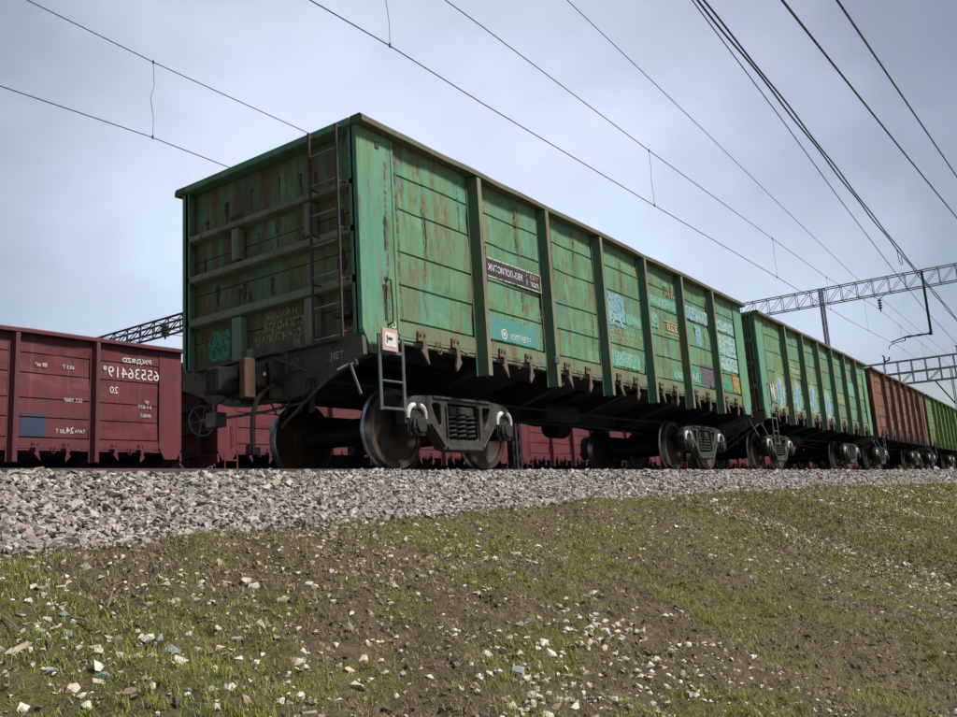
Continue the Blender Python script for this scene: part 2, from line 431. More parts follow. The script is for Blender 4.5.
BZ = np.where((BY > 3.6) & (BY < 11), -0.30, BZ)
BZ = np.where(BY > 10.9, -0.36, BZ); BZ = np.where(BY > 16, -0.8, BZ)
vs = np.stack([BX.ravel(), BY.ravel(), BZ.ravel()], 1)
ni, nj = BX.shape
I, J = np.meshgrid(np.arange(ni-1), np.arange(nj-1), indexing='ij')
a = (I*nj+J).ravel(); fs = np.stack([a, a+nj, a+nj+1, a+1], 1)
meta(np_mesh('ballast_bed', vs, fs, BED_M, smooth=True), kind='structure')

# ---- stones
def rock_protos(k, npts, flat):
    res = []
    for i in range(k):
        bm = bmesh.new()
        for j in range(npts):
            d = Vector(RNG.normal(size=3)).normalized()
            d *= 0.6+0.4*RNG.random()
            bm.verts.new((d.x, d.y*(0.6+0.4*RNG.random()), d.z*flat))
        r = bmesh.ops.convex_hull(bm, input=bm.verts)
        bmesh.ops.delete(bm, geom=list({e for e in r['geom_interior']+r['geom_unused'] if isinstance(e, bmesh.types.BMVert)}), context='VERTS')
        bmesh.ops.triangulate(bm, faces=bm.faces)
        bm.verts.index_update()
        v = np.array([tuple(q.co) for q in bm.verts]); v /= np.abs(v[:, 0]).max()
        f = np.array([[q.index for q in fc.verts] for fc in bm.faces])
        res.append((v, f)); bm.free()
    return res
PROTO = rock_protos(18, 8, 0.58)
def rotmats(n, tilt):
    ax = RNG.uniform(-tilt, tilt, n); ay = RNG.uniform(-tilt, tilt, n); az = RNG.uniform(0, 2*np.pi, n)
    cx, sx, cy, sy, cz, sz = np.cos(ax), np.sin(ax), np.cos(ay), np.sin(ay), np.cos(az), np.sin(az)
    R = np.empty((n, 3, 3))
    R[:, 0, 0] = cy*cz; R[:, 0, 1] = sx*sy*cz-cx*sz; R[:, 0, 2] = cx*sy*cz+sx*sz
    R[:, 1, 0] = cy*sz; R[:, 1, 1] = sx*sy*sz+cx*cz; R[:, 1, 2] = cx*sy*sz-sx*cz
    R[:, 2, 0] = -sy; R[:, 2, 1] = sx*cy; R[:, 2, 2] = cx*cy
    return R
def scatter(name, P, S, tilt, mat, protos=PROTO):
    V = []; F = []; off = 0
    pick = RNG.integers(0, len(protos), len(P))
    for k, (v, f) in enumerate(protos):
        idx = np.nonzero(pick == k)[0]
        if not len(idx): continue
        R = rotmats(len(idx), tilt)
        w = np.einsum('nij,vj->nvi', R, v)*S[idx, None, None]+P[idx, None, :]
        V.append(w.reshape(-1, 3))
        ff = f[None]+(np.arange(len(idx))*len(v))[:, None, None]+off
        F.append(ff.reshape(-1, 3)); off += len(idx)*len(v)
    return np_mesh(name, np.concatenate(V), np.concatenate(F), mat)

def stone_mat(name, cols, rnd=True):
    n = NT(name, 0.85)
    f = n.noise(30, 5, 0.7)
    if rnd:
        cr = n.t.nodes.new('ShaderNodeValToRGB'); cr.color_ramp.interpolation = 'CONSTANT'
        n.L(n.rnd(), cr.inputs[0])
        e = cr.color_ramp.elements
        e[0].position = 0; e[0].color = (*cols[0], 1); e[1].position = 1/len(cols); e[1].color = (*cols[1], 1)
        for i in range(2, len(cols)): q = e.new(i/len(cols)); q.color = (*cols[i], 1)
        base = cr.outputs[0]
    else: base = cols[0]
    n.color(n.mix(n.ramp(f, 0.3, 0.75, 0, 0.55), base, n.mix(0.6, base, (0.16, 0.13, 0.11))))
    n.bump(f, 0.4, 0.01)
    return n.m
BALLAST_M = stone_mat('ballast_stone', [(0.31, 0.275, 0.25), (0.39, 0.35, 0.315), (0.26, 0.235, 0.22), (0.44, 0.40, 0.36), (0.31, 0.245, 0.215),
                                        (0.21, 0.185, 0.165), (0.32, 0.265, 0.22), (0.47, 0.43, 0.38), (0.18, 0.16, 0.15), (0.26, 0.255, 0.245)])
def ballast_batch(x0, x1, dens, s0, s1, layers=1):
    N = int((x1-x0)*(YF*-1+0.35)*dens)
    x = RNG.uniform(x0, x1, N); y = RNG.uniform(YF-0.03, -0.35, N)
    y = np.where(RNG.random(N) < 0.06, YF-np.abs(RNG.normal(0, 0.10, N)), y)
    z = np.where(y < YF, ground_z(x, y), ballast_z(x, y))
    s = RNG.uniform(s0, s1, N)*(0.8+0.5*RNG.random(N)**3)
    return np.stack([x, y, z+RNG.uniform(-0.4, 0.9, N)*s], 1), s
B1 = ballast_batch(-6.5, 3, 2700, 0.012, 0.031)
B2 = ballast_batch(3, 12, 1100, 0.018, 0.038)
B3 = ballast_batch(12, 30, 420, 0.026, 0.05)
B4 = ballast_batch(30, 70, 90, 0.05, 0.08)
P = np.concatenate([b[0] for b in (B1, B2, B3, B4)]); S = np.concatenate([b[1] for b in (B1, B2, B3, B4)])
bl = scatter('ballast_stones', P, S, 0.8, BALLAST_M)
meta(bl, 'pinkish grey crushed stone ballast heaped along the edge of the track', 'ballast', kind='stuff')

# loose fragments on the bank: the largest as things of their own, the rest as stuff
def pix_ground(px, py):
    """point of the bank that the photo shows at a pixel"""
    d = fw+r2*((px-478.5)/FPX)-u2*((py-358.5)/FPX)
    t = np.geomspace(0.8, 120, 1500)
    x = CX+d.x*t; y = CY+d.y*t; z = CZ+d.z*t
    hit = np.nonzero((z < ground_z(x, y)) | (y > YF))[0]
    i = hit[0] if len(hit) else len(t)-1
    q = Vector((x[i], y[i], z[i]))
    return q
SM = {
 'pale': stone_mat('pale_limestone', [(0.66, 0.61, 0.53)], False),
 'cream': stone_mat('cream_limestone', [(0.55, 0.47, 0.35)], False),
 'blue': stone_mat('blue_grey_stone', [(0.27, 0.285, 0.285)], False),
 'tan': stone_mat('tan_stone', [(0.26, 0.19, 0.14)], False),
 'teal': stone_mat('blue_green_stone', [(0.17, 0.23, 0.22)], False),
}
FINE = rock_protos(14, 15, 0.6)
fine_me = {}
def stone_obj(px, py, wpx, kind, label, group=None, idx=None, q=None):
    q = q or pix_ground(px, py)
    dist = (q-Vector((CX, CY, CZ))).dot(fw)
    s = wpx/FPX*dist/2
    i = idx if idx is not None else random.randrange(len(FINE))
    key = (i, kind)
    if key not in fine_me:
        v, f = FINE[i]
        me = bpy.data.meshes.new('stone'); me.from_pydata([tuple(a) for a in v], [], [tuple(int(b) for b in a) for a in f])
        me.materials.append(SM[kind]); fine_me[key] = me
    o = bpy.data.objects.new('stone', fine_me[key]); COL.objects.link(o)
    o.location = (q.x, q.y, float(ground_z(q.x, q.y))+s*0.06)
    o.scale = (s, s, s)
    o.rotation_euler = (random.uniform(-.5, .3), random.uniform(-.4, .4), random.uniform(0, 6.28))
    meta(o, label, 'stone', group)
    return o
HERO = [
 (73, 689, 15, 'cream', 'cream upright stone near the bottom left corner, left of a flatter white stone'),
 (82, 697, 13, 'pale', 'flat white stone just right of the cream upright stone at the bottom left'),
 (98, 683, 15, 'cream', 'cream stone leaning on the blue-green stone at the bottom left'),
 (105, 678, 14, 'teal', 'blue-green stone behind the cream stone at the bottom left'),
 (49, 674, 19, 'blue', 'long slate blue stone in the grass at the bottom left'),
 (14, 652, 17, 'cream', 'round greenish cream stone in grass by the left edge'),
 (133, 693, 17, 'tan', 'largest brown stone in the bottom left quarter of the bank'),
 (97, 656, 15, 'cream', 'cream wedge stone between two bluish chips on the left bank'),
 (148, 641, 17, 'pale', 'broad pinkish white stone with a grey stone touching it on the left bank'),
 (160, 640, 12, 'blue', 'grey stone touching the broad pinkish white stone'),
 (172, 653, 19, 'blue', 'long pale blue stone pointing up right on the left bank'),
 (149, 607, 13, 'blue', 'small light blue stone right of the dead twig'),
 (137, 658, 11, 'pale', 'white stone on top of a flat dark chip on the left bank'),
 (68, 634, 12, 'blue', 'lilac grey stone left of the dead twig'),
 (65, 617, 14, 'teal', 'greenish stone in the grass above the lilac grey stone'),
 (62, 589, 13, 'pale', 'pale green-white stone in grass at the left, below the ballast'),
 (41, 589, 13, 'tan', 'tan stone left of the pale green-white stone near the ballast'),
 (23, 549, 13, 'blue', 'blue-grey stone at the foot of the ballast by the left edge'),
 (79, 538, 14, 'blue', 'largest grey stone at the ballast foot near the left edge'),
 (209, 567, 11, 'blue', 'small blue stone on the bare soil just below the ballast'),
 (246, 582, 15, 'cream', 'long cream stone on bare soil right of the small blue stone'),
 (254, 588, 13, 'pale', 'white stone below the end of the long cream stone'),
 (283, 601, 12, 'pale', 'flat bluish white stone right of two cream stones on bare soil'),
 (179, 663, 14, 'pale', 'beige stone below the long pale blue stone'),
 (219, 649, 12, 'cream', 'cream stone alone on the soil at the lower left centre'),
 (365, 664, 18, 'cream', 'broadest cream stone in the lower centre of the bank'),
 (348, 672, 15, 'cream', 'cream stone just left of the broadest cream stone'),
 (455, 632, 11, 'pale', 'white pointed stone alone in the centre of the bank'),
 (485, 655, 11, 'pale', 'white stone up left of the dark blue stone'),
 (515, 674, 17, 'blue', 'dark blue ridged stone in the lower centre of the bank'),
 (526, 680, 12, 'pale', 'greyish stone leaning on the dark blue ridged stone'),
 (550, 655, 13, 'pale', 'large white stone above and right of the dark blue ridged stone'),
 (543, 647, 12, 'pale', 'white stone touching the large white stone from above'),
 (585, 597, 12, 'tan', 'round grey-brown stone above the drift of white stones'),
 (590, 630, 13, 'pale', 'bluish white stone amid the drift of white stones'),
 (606, 633, 13, 'pale', 'long white stone at the right of the drift of white stones'),
 (502, 702, 14, 'tan', 'pinkish tan stone at the bottom edge below the dark blue stone'),
 (511, 709, 13, 'cream', 'cream stone at the bottom edge right of the pinkish tan stone'),
 (534, 697, 14, 'pale', 'white stone at the bottom edge in the centre, among five others'),
 (567, 701, 13, 'pale', 'roundest white stone near the bottom edge right of centre'),
 (576, 709, 14, 'pale', 'wide white stone at the very bottom right of centre'),
 (215, 710, 16, 'cream', 'smooth beige stone at the very bottom, left of centre'),
 (281, 704, 14, 'pale', 'white stone at the very bottom left of centre'),
 (230, 688, 13, 'pale', 'upright cluster of white stone near the bottom left of centre'),
 (300, 697, 13, 'pale', 'roundish white stone in the grass near the bottom left of centre'),
 (295, 663, 14, 'cream', 'thin cream slab tilted up on the lower left bank'),
]
for h in HERO:
    stone_obj(h[0], h[1], h[2]*1.12, h[3], h[4])
# remaining countable fragments
cand = []
drift = [(590, 635, 45, 22, 60, 'in the upper drift of pale stones, right of the bottom centre'), (540, 690, 70, 25, 55, 'among the stones along the bottom edge, around and below the dark blue ridged stone'),
         (640, 680, 60, 40, 35, 'in the looser drift at the bottom, right of the dark blue ridged stone'), (200, 660, 200, 60, 40, 'in the lower left part of the bank'),
         (450, 640, 200, 60, 40, 'sparsely strewn across the middle of the bank'), (700, 640, 180, 60, 30, 'sparsely strewn on the right half of the bank')]
for cx_, cy_, sx_, sy_, k, where in drift:
    for i in range(k):
        px, py = random.gauss(cx_, sx_*0.6), random.gauss(cy_, sy_*0.7)
        if 3 < px < 950 and 530 < py < 714: cand.append((px, py, random.uniform(6, 11.5)*(1.0 if px < 700 else 0.75), where))
cand = sorted(cand, key=lambda t: -t[2])[:245]
for px, py, w, where in cand:
    kd = random.choices(['pale', 'cream', 'blue', 'tan'], [5, 3, 0.7, 1])[0]
    cn = {'pale': 'white', 'cream': 'cream', 'blue': 'blue-grey', 'tan': 'brownish'}[kd]
    stone_obj(px, py, w, kd, 'small %s stone chip %s' % (cn, where.split(',')[0] if len(where) > 60 else where), 'small %s stone chips %s' % (cn, where))
CHIP_M = stone_mat('chips', [(0.64, 0.58, 0.49), (0.50, 0.43, 0.32), (0.66, 0.62, 0.56), (0.36, 0.30, 0.22), (0.33, 0.31, 0.27), (0.60, 0.55, 0.46)])
def chips(x0, x1, y0, y1, N, s0, s1):
    x = RNG.uniform(x0, x1, N); y = RNG.uniform(y0, y1, N)
    k = fbm(x, y, 1.1, 3, 90)+0.25*vnoise(x, y, 0.35, 8, 2) > 0.60+0.25*RNG.random(N)-0.12
    x, y = x[k], y[k]; s = RNG.uniform(s0, s1, len(x))*(0.6+0.8*RNG.random(len(x))**4)
    return np.stack([x, y, ground_z(x, y)+s*0.15], 1), s
C = [chips(-6, 2, -5.6, -1.8, 14000, 0.006, 0.022), chips(2, 12, -6.5, -1.8, 36000, 0.009, 0.030), chips(12, 45, -7, -1.8, 30000, 0.018, 0.055)]
ch = scatter('stone_chips', np.concatenate([c_[0] for c_ in C]), np.concatenate([c_[1] for c_ in C]), 0.5, CHIP_M)
meta(ch, 'tiny pale gravel chips strewn through soil and grass of the bank', 'gravel', kind='stuff')

# soil crumbs
CLOD_M = stone_mat('soil_crumb', [(0.10, 0.072, 0.05), (0.18, 0.135, 0.095), (0.06, 0.042, 0.03), (0.24, 0.19, 0.13)])
def clods(x0, x1, N, s0, s1):
    x = RNG.uniform(x0, x1, N); y = RNG.uniform(-5.8, -1.75, N)
    k = RNG.random(N) < 1.0-0.7*green_mask(x, y); x, y = x[k], y[k]
    s_ = RNG.uniform(s0, s1, len(x))*(0.5+RNG.random(len(x))**3)
    return np.stack([x, y, ground_z(x, y)+s_*0.1], 1), s_
C = [clods(-5.6, 1.5, 30000, 0.006, 0.017), clods(1.5, 8, 26000, 0.010, 0.024)]
cl_ = scatter('soil_crumbs', np.concatenate([c_[0] for c_ in C]), np.concatenate([c_[1] for c_ in C]), 0.8, CLOD_M)
meta(cl_, 'crumbly dark brown soil lumps covering the bare parts of the bank', 'soil', kind='stuff')

# ---- grass blades and dead litter
def blades(name, P, H, Wd, lean, mat, curl=0.5):
    N = len(P); a = RNG.uniform(0, 2*np.pi, N); l = RNG.uniform(0.3, 1, N)*lean
    d = np.stack([np.cos(a), np.sin(a), np.zeros(N)], 1); s = np.stack([-np.sin(a), np.cos(a), np.zeros(N)], 1)
    up_ = np.array([0, 0, 1.0])
    b0 = P-s*Wd[:, None]/2; b1 = P+s*Wd[:, None]/2
    m = P+d*(H*np.sin(l)*0.5)[:, None]+up_*(H*np.cos(l)*0.55)[:, None]
    m0 = m-s*Wd[:, None]*0.38; m1 = m+s*Wd[:, None]*0.38
    l2 = l*(1+curl)
    t = m+d*(H*np.sin(l2)*0.5)[:, None]+up_*(H*np.cos(l2)*0.45)[:, None]
    V = np.stack([b0, b1, m1, m0, t], 1).reshape(-1, 3)
    o = np.arange(N)*5
    F = np.concatenate([np.stack([o, o+1, o+2], 1), np.stack([o, o+2, o+3], 1), np.stack([o+3, o+2, o+4], 1)])
    return V, F
def grass_pts(x0, x1, y0, y1, N, thr=0.0, pw=1.0):
    x = RNG.uniform(x0, x1, N); y = RNG.uniform(y0, y1, N)
    # tufts: pull towards cell centres
    cs = 0.09
    cxn = np.floor(x/cs); cyn = np.floor(y/cs)
    jx = _PERM[cxn.astype(int) % 256, cyn.astype(int) % 256]; jy = _PERM[cyn.astype(int) % 256, cxn.astype(int) % 256]
    tx = (cxn+jx)*cs; ty = (cyn+jy)*cs
    k = RNG.random(N)**0.6*0.85
    tuft = jx > 0.45
    x = np.where(tuft, x*(1-k)+tx*k, x); y = np.where(tuft, y*(1-k)+ty*k, y)
    m = green_mask(x, y)
    keep = RNG.random(N) < (0.05+0.95*m**pw)
    x, y = x[keep], y[keep]
    return np.stack([x, y, ground_z(x, y)-0.004], 1)
def grass_mat(name, cols):
    n = NT(name, 0.75)
    cr = n.t.nodes.new('ShaderNodeValToRGB'); n.L(n.rnd(), cr.inputs[0])
    e = cr.color_ramp.elements; e[0].color = (*cols[0], 1); e[1].color = (*cols[-1], 1)
    for i in range(1, len(cols)-1): q = e.new(i/(len(cols)-1)); q.color = (*cols[i], 1)
    f = n.noise(1.3, 3, 0.6)
    n.color(n.mix(n.ramp(f, 0.4, 0.65, 0, 0.5), cr.outputs[0], (0.24, 0.22, 0.035)))
    return n.m
GRASS_M = grass_mat('short_grass', [(0.07, 0.115, 0.010), (0.15, 0.20, 0.018), (0.25, 0.28, 0.030), (0.20, 0.21, 0.022), (0.34, 0.31, 0.07)])
parts = []
for (x0, x1, y0, y1, N, h0, h1, w) in [(-5.4, -1.5, -5.2, -1.75, 110000, 0.016, 0.050, 0.0024), (-1.5, 3, -5.6, -1.75, 110000, 0.014, 0.040, 0.003),
                                       (3, 9, -6.5, -1.75, 120000, 0.02, 0.045, 0.005), (9, 22, -7, -1.75, 90000, 0.025, 0.06, 0.011), (22, 60, -7, -1.75, 60000, 0.04, 0.09, 0.026)]:
    Pg = grass_pts(x0, x1, y0, y1, N)
    H = RNG.uniform(h0, h1, len(Pg))*(0.7+0.9*vnoise(Pg[:, 0], Pg[:, 1], 3.0, 4, 4))
    parts.append(blades('g', Pg, H, RNG.uniform(0.6, 1.2, len(Pg))*w, 1.0, None))
off = 0; VV = []; FF = []
for V, F in parts: VV.append(V); FF.append(F+off); off += len(V)
gr = np_mesh('grass', np.concatenate(VV), np.concatenate(FF), GRASS_M)
meta(gr, 'short patchy green grass growing over the soil bank', 'grass', kind='stuff')
LITTER_M = grass_mat('dead_litter', [(0.09, 0.062, 0.04), (0.17, 0.125, 0.08), (0.34, 0.27, 0.165), (0.035, 0.024, 0.017), (0.08, 0.055, 0.035), (0.46, 0.38, 0.25)])
parts = []
for (x0, x1, N, h, w) in [(-5.4, 2, 150000, 0.035, 0.0026), (2, 9, 110000, 0.05, 0.0055), (9, 30, 60000, 0.08, 0.013)]:
    x = RNG.uniform(x0, x1, N); y = RNG.uniform(-5.8, -1.8, N)
    k = RNG.random(N) < 1.0-0.3*green_mask(x, y); x, y = x[k], y[k]
    Pl = np.stack([x, y, ground_z(x, y)+0.002+RNG.random(len(x))*0.008], 1)
    parts.append(blades('l', Pl, RNG.uniform(0.4, 1.3, len(x))*h, RNG.uniform(0.5, 1.2, len(x))*w, 1.5, None, 0.1))
off = 0; VV = []; FF = []
for V, F in parts: VV.append(V); FF.append(F+off); off += len(V)
lt = np_mesh('dead_grass_litter', np.concatenate(VV), np.concatenate(FF), LITTER_M)
meta(lt, 'brown dead stalks and roots littering the bare soil of the bank', 'litter', kind='stuff')
# dead twigs
def twig(pix, r, label, lift=0.02):
    m = MB(); pts = []
    for i, (px, py) in enumerate(pix):
        q = pix_ground(px, py); pts.append((q.x, q.y, q.z+lift*(1+math.sin(i*1.7)*0.5)))
    m.tube(pts, [r*(1-0.6*i/len(pts)) for i in range(len(pts))], 5)
    o = m.build('twig', simple('dead_twig_bark', (0.20, 0.15, 0.11), (0.12, 0.09, 0.07), 30)); meta(o, label, 'twig')
twig([(70, 622), (85, 628), (97, 634), (108, 637)], 0.005, 'dead brown twig lying flat in the grass at the left')
twig([(107, 622), (114, 605), (120, 594), (125, 587)], 0.004, 'thin pale straw standing up from the soil beside the twig', 0.05)
twig([(3, 622), (12, 632), (22, 640)], 0.004, 'short grey dead twig by the left edge of the bank')

# ---- rails
def rail_profile(y, zt):
    return [(y-.036, zt), (y+.036, zt), (y+.036, zt-.035), (y+.009, zt-.05), (y+.009, zt-.145), (y+.06, zt-.165), (y+.06, zt-.175),
            (y-.06, zt-.175), (y-.06, zt-.165), (y-.009, zt-.145), (y-.009, zt-.05), (y-.036, zt-.035)]
for nm, cy_, zt in (('nearest', 1.52, 0.0), ('middle', 7.1, -0.08), ('farthest', 12.67, -0.17)):
    for sd_, w in ((-1, 'camera'), (1, 'far')):
        m = MB(); m.prism(rail_profile(cy_+sd_*0.797, zt), -70, 160, 'x')
        o = m.build('rail', RAIL_M); meta(o, 'brown steel rail on the %s side of the %s track' % (w, nm), 'rail')

# ------------------------------------------------------------------ wagons
from mathutils.geometry import tessellate_polygon
WL, WW, HT = 12.87, 3.04, 3.79
PITCH = 13.895
SEAMS = [3.316, 2.905, 2.39, 2.0, 1.593]
POSTX = [WL/2+1.71*(i-2.5) for i in range(6)]
BC = 1.52                                  # track centre across the wagon

def mirror(mb, fx=False, fy=False):
    o = MB(); o.f = list(mb.f)
    o.v = [((WL-x) if fx else x, (WW-y) if fy else y, z) for x, y, z in mb.v]
    return o

def side_sheet():
    prof = [(3.70, 0.0)]
    for k, zs in enumerate(SEAMS):
        up_z = prof[-1][0]
        for t in (0.25, 0.5, 0.75): prof.append((up_z+(zs+0.014-up_z)*t, 0.0))
        prof += [(zs+0.014, 0.0), (zs+0.008, 0.022), (zs-0.008, 0.022), (zs-0.012, 0.0)]
    prof += [(1.50, 0.0), (1.41, 0.0)]
    xs = np.arange(0.58, WL-0.575, 0.1); m = MB(); n = len(prof)
    for x in xs:
        for z, y in prof:
            dent = 0.05*max(0, float(fbm(x, z, 1.3, 3, 12))-0.45)*2
            m.v.append((x, y+dent, z))
    for i in range(len(xs)-1):
        for j in range(n-1):
            a = i*n+j; m.f.append((a, a+n, a+n+1, a+1))
    m.box(0.58, WL-0.58, 0.045, 0.06, 1.41, 3.70)
    return m

def corner_post():
    m = MB()
    m.prism([(0.0, 3.70), (0.0, 1.42), (0.13, 1.18), (0.44, 1.18), (0.58, 1.40), (0.58, 3.70)], -0.012, 0.05, 'y')
    m.box(0.0, 0.03, 0.05, 0.12, 1.38, 3.70)
    m.box(0.555, 0.60, -0.022, -0.0125, 1.42, 3.69)
    return m

def side_post(c):
    m = MB(); z0, z1 = 1.09, 3.685
    # pressed hat section, lower end cut square and open
    vs = []
    for z in (z0, 1.36, 1.5, z1):
        k = 0.0
        vs += [(c-.115, -.004, z), (c-.090, -.006, z), (c-.045, -.130+k, z), (c+.045, -.130+k, z), (c+.090, -.006, z), (c+.115, -.004, z),
               (c+.115, .006, z), (c+.078, .004, z), (c+.035, -.118, z), (c-.035, -.118, z), (c-.078, .004, z), (c-.115, .006, z)]
    n = 12; fs = []
    for i in range(3):
        for j in range(n):
            a = i*n+j; b = i*n+(j+1) % n; fs.append((a, b, b+n, a+n))
    fs.append(tuple(range(n))); fs.append(tuple(range(3*n, 4*n)))
    m.add(vs, fs)
    return m

def hatch_lock(x):
    m = MB()
    m.box(x-.075, x+.075, -.03, -.004, 1.40, 1.50)
    m.box(x-.10, x+.06, -.045, -.0305, 1.385, 1.42)
    for dx in (-.04, .035):
        m.tube([(x+dx, -.048, 1.463), (x+dx, -.031, 1.463)], .016, 6)
    m.prism([(x-.02, 1.395), (x+.055, 1.395), (x+.055, 1.27), (x+.085, 1.12), (x-.045, 1.275), (x-.02, 1.30)], -.05, -.025, 'y')
    return m
def hatch_lock_bent(x):
    m = MB()
    m.box(x-.075, x+.075, -.03, -.004, 1.40, 1.50)
    m.box(x-.10, x+.06, -.045, -.0305, 1.385, 1.42)
    for dx in (-.04, .035):
        m.tube([(x+dx, -.048, 1.463), (x+dx, -.031, 1.463)], .016, 6)
    m.prism([(x-.03, 1.395), (x+.045, 1.395), (x+.045, 1.25), (x+.075, 1.215), (x+.055, 1.19), (x-.03, 1.10), (x-.045, 1.16), (x-.015, 1.27)], -.05, -.022, 'y')
    m.tube([(x+.09, -.03, 1.36), (x+.20, -.035, 1.345), (x+.27, -.02, 1.37)], .014, 6)
    return m
def u_link(x):
    m = MB()
    m.tube([(x-.035, -.02, 1.42), (x-.037, -.03, 1.31), (x-.018, -.032, 1.275), (x+.014, -.032, 1.275), (x+.035, -.03, 1.31), (x+.033, -.02, 1.42)], .008, 6)
    return m

def tess(m, loops, y0, y1):
    pl = [[Vector((p[0], p[1], 0)) for p in lp] for lp in loops]
    flat = [p for lp in loops for p in lp]; n = len(flat)
    tr = tessellate_polygon(pl)
    vs = [(p[0], y0, p[1]) for p in flat]+[(p[0], y1, p[1]) for p in flat]
    fs = [tuple(t) for t in tr]+[tuple(i+n for i in reversed(t)) for t in tr]
    o = 0
    for lp in loops:
        k = len(lp)
        fs += [(o+i, o+(i+1) % k, n+o+(i+1) % k, n+o+i) for i in range(k)]
        o += k
    return m.add(vs, fs)

def make_bogie(parent, cx):
    mb = MB()
    mb.box(cx-.22, cx+.22, .53, WW-.53, .52, .78); mb.box(cx-.26, cx+.26, 1.2, 1.84, .78, .86)
    mb.bar((cx-.62, .75, .42), (cx-.62, WW-.75, .42), .09); mb.bar((cx+.62, .75, .42), (cx+.62, WW-.75, .42), .09)
    for sx in (-1, 1):
        for yy in (.68, WW-.68):
            mb.box(cx+sx*.40-.035, cx+sx*.40+.035, yy-.04, yy+.08, .33, .62)
        mb.bar((cx+sx*.5, 1.52, .36), (cx+sx*.1, 1.52, .62), .05)
    bg = mb.build('bogie', STEEL_DARK, parent, bevel=.01)
    half = [(1.13, .50), (1.13, .66), (1.065, .775), (.95, .835), (.60, .862)]
    inner = [(1.09, .50), (1.075, .60), (1.0, .672), (.86, .672), (.775, .60), (.755, .52)]
    right = half[::-1]+inner+[(.70, .50), (.57, .38), (.43, .215)]
    left = [(-x, z) for x, z in right][::-1]
    outline = [(cx+x, z) for x, z in right+[(0.25, .19), (-.25, .19)]+left]
    win = [(-.62, .745), (-.585, .775), (-.47, .775), (-.44, .745), (-.445, .52), (-.475, .50), (-.545, .585)]
    opn = [(-.33, .76), (-.30, .785), (.30, .785), (.33, .76), (.315, .36), (.28, .335), (-.28, .335), (-.315, .36)]
    loops = [outline, [(cx+x, z) for x, z in win], [(cx-x, z) for x, z in win][::-1], [(cx+x, z) for x, z in opn]]
    for s in (0, 1):
        fy = bool(s)
        Y = lambda v: WW-v if fy else v
        m = MB(); tess(m, loops, Y(.36), Y(.50))
        # raised flanges along the top and the foot
        m.box(cx-.60, cx+.60, Y(.335), Y(.3595), .825, .858); m.box(cx-.36, cx+.36, Y(.325), Y(.3595), .205, .245)
        for sx in (-1, 1):
            m.prism([(cx+sx*.68, .52), (cx+sx*.645, .52), (cx+sx*.385, .25), (cx+sx*.425, .25)], Y(.335), Y(.3595), 'y')
            m.box(cx+sx*.345-.012, cx+sx*.345+.012, Y(.335), Y(.3595), .36, .76)
        m.build('side_frame', FRAME_STEEL, bg, bevel=.006)
        if not fy:
            m = MB(); m.box(cx-.25, cx+.25, .37, .52, .645, .755); m.box(cx-.10, cx+.10, .355, .369, .66, .74)
            m.build('bolster_end', STEEL_DARK, bg, bevel=.01)
            for sx in (-.20, 0, .20):
                h = MB(); pts = []
                for k in range(5*14+1):
                    a = 2*math.pi*k/14; pts.append((cx+sx+.078*math.cos(a), .43+.078*math.sin(a), .35+.285*k/70))
                h.tube(pts, .0165, 6)
                h.build('coil_spring', STEEL_DARK, bg, smooth=True)
        for sx in (-1, 1):
            ax = cx+sx*.925
            b = MB(); b.box(ax-.135, ax+.135, Y(.34), Y(.53), .36, .60); b.box(ax-.17, ax+.17, Y(.365), Y(.50), .60, .665)
            b.box(ax-.155, ax-.1355, Y(.36), Y(.50), .40, .56); b.box(ax+.1355, ax+.155, Y(.36), Y(.50), .40, .56)
            b.tube([(ax, Y(.3395), .4785), (ax, Y(.30), .4785)], .125, 24); b.tube([(ax, Y(.2995), .4785), (ax, Y(.27), .4785)], .085, 20)
            for q in range(6):
                aa = math.pi/3*q+.3; b.tube([(ax+.103*math.cos(aa), Y(.299), .4785+.103*math.sin(aa)), (ax+.103*math.cos(aa), Y(.285), .4785+.103*math.sin(aa))], .014, 6)
            b.build('axle_box', STEEL_DARK, bg, bevel=.008)
            if not fy:
                for e in (-1, 1):
                    w = MB()
                    w.tube([(ax+e*.165, .352, .565), (ax+e*.155, .352, .64), (ax+e*.125, .35, .69), (ax+e*.085, .348, .715), (ax+e*.045, .348, .722)], [.022, .028, .031, .031, .028], 8)
                    w.build('white_arc_mark', WHITE, bg, smooth=True)
            wh = MB(); yo = Y(.665); d = -1 if fy else 1
            rim = [(.405, 0), (.476, 0), (.4785, .01), (.4785, .09), (.507, .107), (.507, .125), (.49, .135), (.405, .135)]
            wh.ring([(r, d*y) for r, y in rim], 56, (ax, yo, .4785))
            nf = len(wh.f)
            web = [(.04, .01), (.13, .0), (.14, .03), (.20, .06), (.33, .075), (.404, .03), (.404, .095), (.32, .115), (.19, .105), (.13, .15), (.04, .15)]
            wh.ring([(r, d*y) for r, y in web], 56, (ax, yo, .4785))
            o = wh.build('wheel', WHEEL_RIM, bg, smooth=True)
            o.data.materials.append(WHEEL_WEB)
            for p in o.data.polygons[nf:]: p.material_index = 1
            for p in o.data.polygons[:nf]:
                c = p.center
                rr = math.hypot(c.x-ax, c.z-.4785)
                if rr < .47: p.material_index = 1
    for sx in (-1, 1):
        a = MB(); a.tube([(cx+sx*.925, .50, .4785), (cx+sx*.925, .9, .4785), (cx+sx*.925, WW-.9, .4785), (cx+sx*.925, WW-.5, .4785)], [.07, .085, .085, .07], 14)
        a.build('axle', STEEL_DARK, bg, smooth=True)
    return bg

